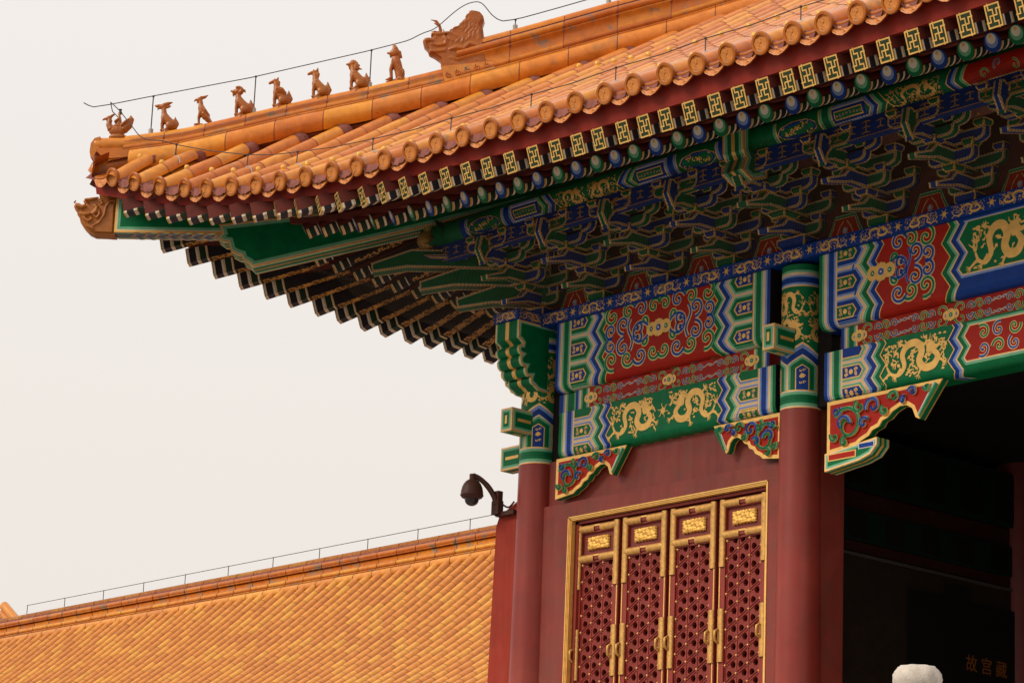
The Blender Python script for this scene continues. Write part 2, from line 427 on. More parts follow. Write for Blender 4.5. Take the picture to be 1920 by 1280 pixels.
def beam_end(p, base, sg, v0, v1, vc0, P, c1, c2, zone, seed=0):
    """hoop bands, box-head panels and the zigzag bands that close one end of a painted beam; returns x of the field's edge"""
    l1, l2 = 'light_'+c1, 'light_'+c2
    x = 0
    for wd, mt in ((.060, c2), (.040, l2), (.014, 'white_line'), (.024, 'gold'), (.014, 'white_line'), (.035, l1), (.095, c1), (.035, l1), (.014, 'white_line'), (.022, 'gold')):
        xrect(p, base, sg, x, x+wd, v0, v1, mt, .003); x += wd
    A = P*.36; L = zone
    s_ = A/(P/2)
    chevron(p, base, sg, x-A, x+L, A, v0, v1, vc0, P, 'gold', .003) if False else None
    # ground of the panel zone
    p_l = lambda v: base+sg*x
    f = lambda v: base+sg*(x+L+A*tri(v, vc0, P))
    if sg > 0: p.zfill(p_l, f, knots(v0, v1, vc0, P), 'gold', .003)
    else: p.zfill(f, p_l, knots(v0, v1, vc0, P), 'gold', .003)
    k0 = math.floor((v0-vc0)/P); 
    for k in range(k0, k0+8):
        vc = vc0+k*P
        if vc-P/2 > v1 or vc+P/2 < v0: continue
        for inset, mt, hh in ((.010, 'white_line', .0050), (.024, l1, .0065), (.056, c1, .008), (P/2-.098, 'gold', .0095), (P/2-.080, c2, .011)):
            hh_ = P/2-inset
            if hh_ <= 0.01: continue
            Lk = L+A-inset*1.35
            a0, a1 = max(v0, vc-hh_), min(v1, vc+hh_)
            if a1 <= a0: continue
            xl = x+(.0 if inset < .06 else .004)
            fr = lambda v, Lk=Lk, vc=vc: base+sg*(x+max(0, Lk-abs(v-vc)*s_))
            ll = lambda v, xl=xl: base+sg*xl
            ks = [a0]+([vc] if a0 < vc < a1 else [])+[a1]
            if sg > 0: p.zfill(ll, fr, ks, mt, hh)
            else: p.zfill(fr, ll, ks, mt, hh)
        hp = .078
        if vc-hp > v0-.02 and vc+hp < v1+.02:
            Lp = L+A-(P/2-.08)*1.35
            cx = base+sg*(x+Lp*.45)
            for q in range(2):
                for sy in (1, -1):
                    for qx in (-1, 1):
                        p.ribbon(spiral(cx+qx*Lp*.24, vc+sy*hp*.42, hp*.40, math.pi*(q)+.5, .8, qx*sy), .012, 'pink' if c2 == 'green' and q else 'gold', .0125)
            p.disk(cx, vc, hp*.42, 'gold', .014, 12, .3)
    x += L
    for wd, mt in ((.020, 'gold'), (.014, 'white_line'), (.050, l2), (.090, c2), (.016, 'gold'), (.014, 'white_line'), (.045, l1), (.085, c1), (.018, 'gold')):
        chevron(p, base, sg, x, x+wd, A, v0, v1, vc0, P, mt, .0045); x += wd
    return x, A
def nested(p, u0, v0, u1, v1, seq, h0=.0015, dh=.0015):
    d = 0
    for wd, mt in seq:
        if u1-u0-2*d <= 0 or v1-v0-2*d <= 0: return
        p.fill(u0+d, u1-d, v0+d, v1-d, mt, h0); h0 += dh; d += wd
def painted_box(mb, c0, c1, seq, bar='gold', barw=.05, core='gold'):
    """a beam nose: box whose faces carry nested borders and a gilt bar"""
    c0, c1 = Vector(c0), Vector(c1); mb.box(c0, c1, core)
    for ax in range(3):
        a, b = [i for i in range(3) if i != ax]
        for sg in (-1, 1):
            def fn(u, v, h, ax=ax, a=a, b=b, sg=sg):
                q = [0, 0, 0]; q[ax] = (c1[ax]+h) if sg > 0 else (c0[ax]-h); q[a] = u; q[b] = v
                return Vector(q)
            p = Painter(mb, fn, 9)
            nested(p, c0[a], c0[b], c1[a], c1[b], seq)
            if bar:
                du, dv = c1[a]-c0[a], c1[b]-c0[b]
                if du > dv*1.3: bu, bv = du*.28, barw/2
                elif dv > du*1.2: bu, bv = barw/2, dv*.18
                else: bu, bv = barw*.6, barw*.6
                cu, cv = (c0[a]+c1[a])/2, (c0[b]+c1[b])/2
                p.fill(cu-bu, cu+bu, cv-bv, cv+bv, bar, .012)
GSEQ = ((.022, 'gold'), (.010, 'white_line'), (.035, 'light_green'), (.5, 'green'))

# ---------------------------------------------------------------- shared measures of the hall (metres)
X1 = -5.66            # corner column; the next one stands at x = 0, the open bay's far one at x = 6.4
X3 = 7.2
FLOOR = 4.5
def interp(x, xs, ys):
    if x <= xs[0]: return ys[0]+(ys[1]-ys[0])/(xs[1]-xs[0])*(x-xs[0])*.0
    for i in range(len(xs)-1):
        if x <= xs[i+1]:
            t = (x-xs[i])/(xs[i+1]-xs[i]); return ys[i]+(ys[i+1]-ys[i])*t
    return ys[-1]
def eave_a(s): k = min(max((6.7-s)/11.1, 0), 1.12); return 4.08+1.10*k**1.6
ZC = ([-5.6, -4.4, -3.9, -3.3, -2.7, -2.2, -1.6, -1, -.5, 0, .5, 1, 1.6, 2.2, 3, 4, 5, 6, 7, 8, 30], [0, 0, 0, -.03, -.035, -.03, -.015, 0, .005, .005, .01, .025, .035, .045, .055, .05, .045, .035, .015, 0, 0])
def eave_z(s): k = min(max((6.7-s)/11.1, 0), 1.12); return 14.765+.93*k**3.3+interp(s, *ZC)
TZ = ([-5.6, -4.44, -3.92, -3.33, -2.75, -2.25, -1.69, -1.14, -.62, -.07, .5, 1.02, 1.6, 2.14, 2.7, 4.3, 5.4, 7.2, 8.3, 9.5, 10.6, 11.2, 30],
      [-.05, -.06, -.09, -.13, -.15, -.155, -.145, -.145, -.125, -.11, -.1, -.08, -.065, -.03, .01, .02, .04, .03, .01, 0, -.02, -.03, -.03])
def tile_z(s): k = min(max((6.7-s)/11.1, 0), 1.12); return 14.765+.93*k**3.3+.705+interp(s, *TZ)
def tile_y(s): return -(eave_a(s)+.2)
def a2(s): return 2.75+.7*(eave_a(s)-4.08)
Z2 = ([-4.5, -3.2, -2.1, -1.74, -1.32, -.94, -.12, .7, 1.84, 3.4, 30], [16.0, 15.62, 15.43, 15.39, 15.345, 15.32, 15.285, 15.28, 15.27, 15.26, 15.24])
def z2(s): return interp(s, *Z2)
FAN = ([-2.5, -1.5, -.5, 0, .6, 1.3, 2.0, 2.6, 3.6, 4.6], [45, 42, 35, 30, 23, 17, 12, 8, 3, 0])
def fan(s): return R(45 if s <= -2.5 else (0 if s >= 4.6 else interp(s, *FAN)))
HT = ([-5.4, -4.65, -4.1, -3, -2, -1, 0, 1, 2, 4, 7, 20], [1.62, 1.5, 1.32, 1.05, .83, .63, .46, .33, .22, .1, 0, 0])
def g_(y): return 15.40+.545*(y+4.28)+.0105*(y+4.28)**2
def lift(x, y):
    d = max(0, (x-X1)-y); lam = max(1.6, 2.2+.25*(y+4.3)); return interp(y, *HT)*math.exp(-d/lam)
def bed(x, y):
    s = x-X1; ye = tile_y(s); z = g_(y)+lift(x, y)
    return z+(tile_z(s)-.07-g_(ye)-lift(x, ye))*math.exp(-max(0, y-ye)/1.5)
def mir(p): return Vector((X1+p[1], p[0]-X1, p[2]))
ROWS = [-10.1, -9.58, -8.99, -8.41, -7.91, -7.35, -6.8, -6.28, -5.73, -5.16, -4.64, -4.06, -3.52, -2.99, -2.46, -1.89, -1.34, -.79, -.22, .35, .9, 1.52, 2.12, 2.68, 3.29, 3.85, 4.39, 4.96, 5.52, 6.1, 6.68, 7.26, 7.84, 8.42, 9.0]
FLY = [-4.39, -3.88, -3.39, -2.9, -2.41, -1.92, -1.46, -.94, -.5, -.03, .38, .88, 1.29, 1.73, 2.14, 2.57, 2.99, 3.4, 3.85, 4.31, 4.74, 5.17, 5.57, 6.04, 6.45, 6.86, 7.32, 7.8, 8.24, 8.68, 9.11, 9.45, 9.88, 10.33, 10.77, 11.23, 11.64, 12.07, 12.5, 12.95, 13.4, 13.85, 14.3]
RND = [-2.1, -1.74, -1.32, -.94, -.56, -.12, .3, .7, 1.08, 1.46, 1.84, 2.22, 2.6, 3.0, 3.42, 3.8, 4.2, 4.58, 4.96, 5.38, 5.82, 6.22, 6.64, 7.08, 7.5, 8.0, 8.4, 8.84, 9.26, 9.72, 10.16, 10.58, 11.02, 11.46, 11.86, 12.28, 12.7, 13.1, 13.5, 13.9, 14.3]
D_ = Vector((1, 1, 0)).normalized(); PN = Vector((1, -1, 0)).normalized()
def diag(t, z, q=0): return Vector((X1+t, t, z))+PN*q

# ================================================================ setting
mb = MB(); mb.poly([(-900, -900, 0), (900, -900, 0), (900, 900, 0), (-900, 900, 0)], 'paving'); tag(mb.build('ground'), kind='structure')
mb = MB(); mb.box((-9.5, -4.2, .004), (26, 22, 4.38), 'terrace_stone'); mb.box((-9.7, -4.4, 4.38), (26.2, 22.2, FLOOR), 'marble'); tag(mb.build('terrace'), kind='structure')
mb = MB(); mb.box((-4, -24, .004), (60, -15.2, 1.9), 'terrace_stone'); mb.box((-4.1, -24.1, 1.9), (60.1, -15.1, 2.0), 'marble')
# (the lower terrace lies in front of the camera's low field of view and is never in frame)
LT = mb.build('lower_terrace'); tag(LT, kind='structure'); bpy.data.objects.remove(LT)

# ================================================================ the hall
hall = empty('palace_hall', (0, 0, FLOOR), 'great timber hall with orange tiled roof, painted beams and red columns', 'building')
def hp(mb, name, parent=None, label=None):
    """a part of the hall: mesh coordinates are world coordinates"""
    o = mb.build(name, None); par = parent or hall
    o.parent = par; o.location = -parent_world(par)
    if label: o['label'] = label
    return o
def hdup(src, parent, delta):
    o = src.copy(); COL.objects.link(o); o.parent = parent; o.location = Vector(src.location)+Vector(delta); return o

# ---- columns
def column(x, y, head=True, ztop=14.02, noses=()):
    mb = MB(); prof = [(.345, FLOOR), (.345, FLOOR+.5), (.335, 8.0), (.315, 10.5), (.305, 11.87)]
    mb.lathe(prof, (x, y, 0), 'lacquer', 48); mb.lathe([(.55, FLOOR), (.55, FLOOR+.12), (.40, FLOOR+.25)], (x, y, 0), 'marble', 32)
    col = hp(mb, 'column')
    if not head: return col
    mb = MB(); r = .298
    mb.lathe([(r, 11.87), (r, ztop)], (x, y, 0), 'green', 64)
    def fn(u, v, h):   # u = arc length from the courtyard face, v = height
        a = u/r-math.pi/2; return Vector((x+(r+h)*math.cos(a), y+(r+h)*math.sin(a), v))
    p = Painter(mb, fn, .05); q = p.swap(); U0, U1 = -r*math.pi*.95, r*math.pi*.95
    def ring(z0, seq):
        for wd, mt in seq:
            q.fill(z0, z0+wd, U0, U1, mt, .004, 48); z0 += wd
        return z0
    z = ring(11.87, ((.018, 'gold'), (.012, 'white_line'), (.045, 'light_green'), (.058, 'green'), (.004, 'dark_gap'), (.058, 'green'), (.04, 'light_green'), (.012, 'white_line'), (.018, 'gold')))
    P = .47; vb = .235          # upright box-heads round the shaft
    for k in range(-2, 3):
        uc = vb+k*P
        for inset, mt, hh in ((0, 'gold', .003), (.012, 'white_line', .0045), (.024, 'light_green', .006), (.062, 'green', .0075), (P/2-.100, 'gold', .009), (P/2-.086, 'blue', .0105)):
            w2 = P/2-inset; tp = 12.66-inset*1.1
            q.zfill(z, lambda v, w2=w2, uc=uc, tp=tp: tp-abs(v-uc)*.62, [uc-w2, uc-w2/2, uc, uc+w2/2, uc+w2], mt, hh)
        for zz in (12.24, 12.33, 12.42):
            for sx in (-1, 1): p.ribbon(spiral(uc+sx*.026, zz, .024, .4, .8, sx), .011, 'gold', .012)
        p.disk(uc, 12.34, .03, 'gold', .0125, 10, .3)
    for a, b, mt in ((0, .095, 'blue'), (.095, .15, 'light_blue'), (.15, .162, 'white_line'), (.162, .186, 'gold')):
        for k in range(-2, 3):
            uc = vb+k*P
            q.zfill(lambda v, uc=uc, a=a: 12.66+a-abs(v-uc)*.62, lambda v, uc=uc, b=b: 12.66+b-abs(v-uc)*.62, [uc-P/2, uc, uc+P/2], mt, .004)
    pd = Painter(mb, lambda u, v, h: fn(u, 13.66-v, h), .05)
    for k in (-1, 0, 1):
        dragon(pd, k*.56-.26, .02, k*.56+.26, .44, 50+k, 'gold', .005, k % 2 == 0); dragon(pd, k*.56-.26, .42, k*.56+.26, .84, 70+k, 'gold', .005, k % 2 == 1)
    z = ring(13.68, ((.016, 'gold'), (.01, 'white_line'), (.03, 'light_blue'), (.085, 'blue'), (.03, 'light_blue'), (.01, 'white_line'), (.02, 'gold'), (.01, 'white_line'), (.035, 'light_green'), (.09, 'green')))
    o = hp(mb, 'painted_column_head', col)
    return col
c_corner = column(X1, 0); c_door = column(0, 0); c_far = column(X3, 0)
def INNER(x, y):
    mb = MB(); mb.lathe([(.345, FLOOR), (.335, 8.0), (.305, 13.0)], (x, y, 0), 'shaded_lacquer', 32); return hp(mb, 'inner_column')
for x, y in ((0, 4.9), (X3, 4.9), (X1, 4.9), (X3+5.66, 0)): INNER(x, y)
# noses that pierce the columns
mb = MB(); painted_box(mb, (X1-.13, -.70, 12.33), (X1+.13, -.2, 12.70), GSEQ); hp(mb, 'beam_nose', c_corner)
mb = MB(); painted_box(mb, (X1-.75, -.13, 11.89), (X1-.2, .13, 12.26), GSEQ); hp(mb, 'beam_nose', c_corner)
for c, x in ((c_door, 0), (c_far, X3)):
    mb = MB(); painted_box(mb, (x-.115, -.70, 12.67), (x+.115, -.2, 13.04), GSEQ); hp(mb, 'beam_nose', c)
# scalloped heads of the great beams at the corner
def scallop():
    pts = [(.05, 14.09), (-.76, 14.09), (-.76, 13.80)]
    def arc(cx, cz, r, a0, a1, n=6):
        for i in range(n+1):
            a = R(a0+(a1-a0)*i/n); pts.append((cx+r*math.cos(a), cz+r*math.sin(a)))
    pts.extend([(-.70, 13.77), (-.655, 13.73), (-.66, 13.70)])
    arc(-.66, 13.62, .085, 115, 255, 8)
    arc(-.60, 13.455, .105, 130, 258, 8)
    arc(-.50, 13.30, .095, 135, 262, 8)
    arc(-.385, 13.175, .085, 140, 268, 8)
    pts.extend([(-.30, 13.03), (.05, 13.0)])
    return pts
srims = ((.022, 'gold'), (.008, 'white_line'), (.022, 'light_green'))
mb = MB(); mb.framed([(a, b) for a, b in scallop()], (X1, 0, 0), (0, 1, 0), (0, 0, 1), (1, 0, 0), .56, srims, 'green', 'green', (.085, 'gold')); hp(mb, 'scalloped_beam_head', c_corner)
mb = MB(); mb.framed([(a, b) for a, b in scallop()], (X1, 0, 0), (1, 0, 0), (0, 0, 1), (0, 1, 0), .50, srims, 'green', 'green', (.085, 'gold')); hp(mb, 'scalloped_beam_head', c_corner)

# ---- beams along the front
def section(yf, zt, zb, r):
    """front face, rounded lower edge and underside of a beam, as a map from (u, v down the section)"""
    L1 = zt-zb-r; La = r*math.pi/2
    def fn(u, v, h):
        if v < L1: return Vector((u, yf-h, zt-v))
        if v < L1+La:
            a = (v-L1)/r; return Vector((u, yf+r-(r+h)*math.cos(a), zb+r-(r+h)*math.sin(a)))
        return Vector((u, yf+r+(v-L1-La), zb-h))
    return fn, L1, La
def beam_body(mb, x0, x1, yf, yb, zt, zb, r, mat):
    fn, L1, La = section(yf, zt, zb, r)
    vs = [0, L1]+[L1+La*i/8 for i in range(1, 9)]+[L1+La+(yb-yf-2*r)]
    rows = []
    for x in (x0, x1): rows.append([fn(x, v, 0) for v in vs]+[Vector((x, yb, zb)), Vector((x, yb, zt))])
    mb.grid(rows, mat, False, True)
    for r_ in rows: mb.poly(r_, 'dark_gap')  # near-black ends: shade of the gap beside the column, painted in
    return fn, L1, La
def painted_beam(name, x0, x1, yf, yb, zt, zb, r, P, vc0, c1, c2, zone, field, mirror_end=True):
    mb = MB(); fn, L1, La = beam_body(mb, x0, x1, yf, yb, zt, zb, r, 'green' if field[0] != 'red' else 'beam_red')
    p = Painter(mb, fn, .055); vmax = L1+La+.05
    x, A = beam_end(p, x0, 1, .004, vmax, vc0, P, c1, c2, zone)
    if mirror_end: beam_end(p, x1, -1, .004, vmax, vc0, P, c1, c2, zone)
    return mb, p, x0+x, x1-x, A, L1+La*.5, L1+La+(yb-yf-2*r)
# bay by the corner
mb, p, a, b, A, Hf, vu = painted_beam('b', X1+.60, -.42, -.24, .24, 14.06, 12.95, .13, .43, .50, 'green', 'blue', .38, ('red',))
scroll_field(p, (a+b)/2, .47, (b-a)+.05, .92)
pu = Painter(mb, lambda u, v, h: Vector((u, -.10+v, 12.95-h)), .1)
for i, cc in enumerate(('green', 'blue', 'green', 'green', 'blue', 'green')): curl(pu, a+.2+i*(b-a-.2)/5.3, .05, .10, 3.5, .7, 1, cc, .004, .028)
hp(mb, 'great_beam', label='great painted beam with red scroll panel nearest the corner')
mb, p, a, b, A, Hf, vu = painted_beam('b', X1+.69, -.32, -.20, .20, 12.60, 11.87, .12, .305, .36, 'blue', 'green', .38, ('green',))
m_ = (a+b)/2
dragon(p, a+.08, .04, m_-.10, .62, 3, dens=1.6); dragon(p, m_+.10, .04, b-.08, .62, 8, flip=True, dens=1.6)
p.disk(m_, .32, .045, 'gold', .005, 10, .2)
for k in range(6): p.ribbon(wavy(m_, .32, .12, k*1.047+.3, .012, 6, 1), lambda t: .02*(1-.6*t), 'gold', .005)
pu = Painter(mb, lambda u, v, h: Vector((u, -.08+v, 11.87-h)), .1)
for k in range(9): pu.disk(a+.1+k*(b-a-.2)/8, .06, .07, 'old_gold', .004, 9, .3, .03)
hp(mb, 'lower_beam', label='lower painted beam with two gilt dragons on green')
# open bay
def second_field(p, x, xe, A, v0, v1, vc0, P, outer, fieldmat, h=.0035):
    pass
mb = MB(); fn, L1, La = beam_body(mb, .55, X3-.42, -.24, .24, 14.06, 12.95, .13, 'blue'); p = Painter(mb, fn, .055); vmax = L1+La+.05
def gen_field(p, xa, xb, A, v0, v1, vc0, P, mat, h):
    p.zfill(lambda v: xa+A*tri(v, vc0, P), lambda v: xb-A*(1-tri(v, vc0, P)), knots(v0, v1, vc0, P), mat, h)
P_, vc_ = .43, .50
x, A = beam_end(p, .55, 1, .004, vmax, vc_, P_, 'blue', 'green', .38)
xf = .55+x; p.zfill(lambda v: xf+A*tri(v, vc_, P_), lambda v: 2.98-A*(1-tri(v, vc_, P_)), knots(.004, vmax, vc_, P_), 'beam_red', .003)
scroll_field(p, xf+.10, .47, 2.0, .92, True, xf+.10)
xx = 2.98
for wd, mt in ((.018, 'gold'), (.085, 'green'), (.045, 'light_green'), (.014, 'white_line'), (.018, 'gold')):
    p.zfill(lambda v, xx=xx: xx-A*(1-tri(v, vc_, P_)), lambda v, xx=xx, wd=wd: xx+wd-A*(1-tri(v, vc_, P_)), knots(.004, vmax, vc_, P_), mt, .0045); xx += wd
for d, mt, h in ((.11, 'light_blue', .0045), (.155, 'white_line', .006), (.17, 'gold', .0075), (.19, 'green', .009)):
    p.zfill(lambda v, d=d: xx+d*.8-A*(1-tri(v, vc_, P_)), lambda v: X3-1.6, knots(max(.03, d*.35), .93-d*.7, vc_, P_), mt, h)
dragon(p, xx+.22, .10, 4.4, .80, 21, h=.011, dens=1.5); dragon(p, 4.5, .10, 5.3, .80, 22, h=.011, flip=True)
beam_end(p, X3-.42, -1, .004, vmax, vc_, P_, 'blue', 'green', .20)
hp(mb, 'great_beam', label='great painted beam over the open bay')
mb = MB(); fn, L1, La = beam_body(mb, .63, X3-.32, -.20, .20, 12.60, 11.87, .12, 'green'); p = Painter(mb, fn, .055); vmax = L1+La+.16; P_, vc_ = .305, .36
x, A = beam_end(p, .63, 1, .004, vmax, vc_, P_, 'green', 'blue', .36)
xf = .63+x; dragon(p, xf+.05, .04, 2.92, .64, 31, dens=2.2)
xx = 3.02
for wd, mt in ((.018, 'gold'), (.07, 'blue'), (.05, 'light_blue'), (.014, 'white_line'), (.018, 'gold'), (.07, 'green')):
    p.zfill(lambda v, xx=xx: xx-A*(1-tri(v, vc_, P_)), lambda v, xx=xx, wd=wd: xx+wd-A*(1-tri(v, vc_, P_)), knots(.004, vmax, vc_, P_), mt, .0045); xx += wd
for d, mt, h in ((.0, 'light_green', .0045), (.05, 'white_line', .006), (.065, 'gold', .0075), (.085, 'beam_red', .009)):
    p.zfill(lambda v, d=d: xx+d*.8-A*(1-tri(v, vc_, P_)), lambda v: X3-1.7, knots(.03+d*.6, .62-d*.7, vc_, P_), mt, h)
for i in range(8):
    for sy in (-1, 1): curl(p, xx+.28+i*.27, .325+sy*.115, .115, 2.2*sy+i, 1.1, (1 if i % 2 else -1)*sy, 'blue' if (i+(sy > 0)) % 2 else 'green', .0105, .032)
beam_end(p, X3-.32, -1, .004, vmax, vc_, P_, 'green', 'blue', .24)
hp(mb, 'lower_beam', label='lower painted beam over the open bay')
# narrow red boards between the beams, with hooped ends
def chest(x0, x1, e0, e1):
    mb = MB(); mb.box((x0, -.10, 12.603), (x1, .10, 12.948), 'beam_red')
    p = Painter(mb, lambda u, v, h: Vector((u, -.10-h, 12.948-v)), 9)
    for base, sg, on in ((x0, 1, e0), (x1, -1, e1)):
        if not on: continue
        x = 0
        for wd, mt in ((.05, 'blue'), (.03, 'light_blue'), (.014, 'white_line'), (.022, 'gold'), (.035, 'light_green'), (.09, 'green'), (.035, 'light_green'), (.014, 'white_line'), (.022, 'gold')):
            xrect(p, base, sg, x, x+wd, .002, .343, mt, .003); x += wd
    n = max(1, int(round((x1-x0-.5)/2.0)))
    cs = [x0+.35, x1-.35]+[(x0+x1)/2] if n < 3 else [x0+.35+(x1-x0-.7)*i/(n) for i in range(n+1)]
    for c in cs:
        for sx in (-1, 1):
            for sy in (-1, 1):
                for k, (dx, r_, cc, tn) in enumerate(((.18, .12, 'green', .75), (.36, .07, 'blue', 1.0), (.50, .085, 'green', 1.15), (.66, .07, 'blue', 1.0))):
                    if not (x0+.3 < c+sx*(dx+.1) < x1-.3): continue
                    curl(p, c+sx*dx, .17+sy*.065, r_, math.atan2(-sy*.4, -sx), tn, -sx*sy, cc, .004, .024)
                if x0+.3 < c+sx*1.0 < x1-.3:
                    p.ribbon(wavy(c+sx*.68, .17+sy*.09, .26, 0 if sx > 0 else math.pi, .02, 8, 1.2), lambda t: .034*(1-.8*t), 'gold', .004)
                    p.ribbon(wavy(c+sx*.68, .17+sy*.09, .24, 0 if sx > 0 else math.pi, .02, 8, 1.2), lambda t: .02*(1-.8*t), 'light_blue', .006)
        for dx in (-.08, .08): rosette(p, c+dx, .17, .065, .008, 'blue')
        rosette(p, c, .17, .085, .012, 'green')
    hp(mb, 'cushion_board')
chest(X1+.95, -.55, True, True); chest(.86, X3-.6, True, True)
# dark boards painting in the shade of the recesses where beams meet columns
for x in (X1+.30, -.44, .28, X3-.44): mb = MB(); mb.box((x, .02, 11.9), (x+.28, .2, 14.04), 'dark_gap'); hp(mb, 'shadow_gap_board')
mb = MB()
for x in (X1+.52,):
    mb.box((x, -.06, 12.61), (x+.43, .1, 12.94), 'green')
    for k, (wd, mt) in enumerate(((.09, 'blue'), (.04, 'light_blue'), (.03, 'gold'), (.04, 'light_green'), (.14, 'green'), (.04, 'light_green'), (.03, 'gold'))):
        x_ = x+.01+sum(q[0] for q in ((.09, 0), (.04, 0), (.03, 0), (.04, 0), (.14, 0), (.04, 0), (.03, 0))[:k]); mb.box((x_, -.066, 12.612), (x_+wd, -.06, 12.938), mt)
hp(mb, 'beam_joint_board')
# plate (blue, gilt dragons) running over the columns and round the corner
def plate(fnm, x0, x1, name, seed):
    mb = MB(); zb, zt = 14.065, 14.27
    rows = [[fnm(Vector((x, y, z))) for y, z in ((-.30, zt), (-.30, zb), (.30, zb), (.30, zt))] for x in (x0, x1)]
    mb.grid(rows, 'blue', False, True); mb.poly(rows[0], 'blue'); mb.poly(rows[1], 'blue')
    p = Painter(mb, lambda u, v, h: fnm(Vector((u, -.30-h, zt-v))), 9)
    x = x0+.03; k = 0
    while x < x1-.5:
        dragon(p, x, .015, x+.62, .20, seed+k, 'gold' if k % 1 == 0 else 'gold', .003, k % 2 == 1, 1.2)
        p.disk(x+.72, .10, .035, 'gold', .004, 10, .15)
        for q in range(6): p.ribbon(wavy(x+.72, .10, .075, q*1.05, .008, 5, 1), .010, 'gold', .004)
        x += .84; k += 1
    hp(mb, name)
plate(lambda p: p, X1+.28, 16.5, 'blue_dragon_plate', 100)
mb = MB(); mb.box((X1-.30, -.78, 14.10), (X1+.277, .28, 14.272), 'blue')
for fn in (lambda u, v, h: Vector((X1+u, -.78-h, 14.272-v)), lambda u, v, h: Vector((X1+.277+h, -.78+(u+.27), 14.272-v))):
    p = Painter(mb, fn, 9); dragon(p, -.26, .01, .24, .165, 140, 'gold', .003, False, 1.6)
hp(mb, 'blue_dragon_plate')
mb = MB(); mb.box((X1-.80, -.28, 14.102), (X1-.302, .28, 14.27), 'blue'); hp(mb, 'blue_dragon_plate')
def swapx(p): return Vector((X1-(-p[1]) if False else X1+p[1], p[0], p[2]))
mb = MB(); mb.box((X1-.30, .283, 14.065), (X1+.30, 12, 14.27), 'blue'); hp(mb, 'blue_dragon_plate')
for (y0, y1) in ((.45, 4.4), (5.4, 11)):
    mb = MB(); mb.box((X1-.24, y0, 12.95), (X1+.24, y1, 14.06), 'green'); mb.box((X1-.10, y0, 12.61), (X1+.10, y1, 12.945), 'beam_red'); mb.box((X1-.2, y0, 11.87), (X1+.2, y1, 12.6), 'green'); hp(mb, 'side_beam')

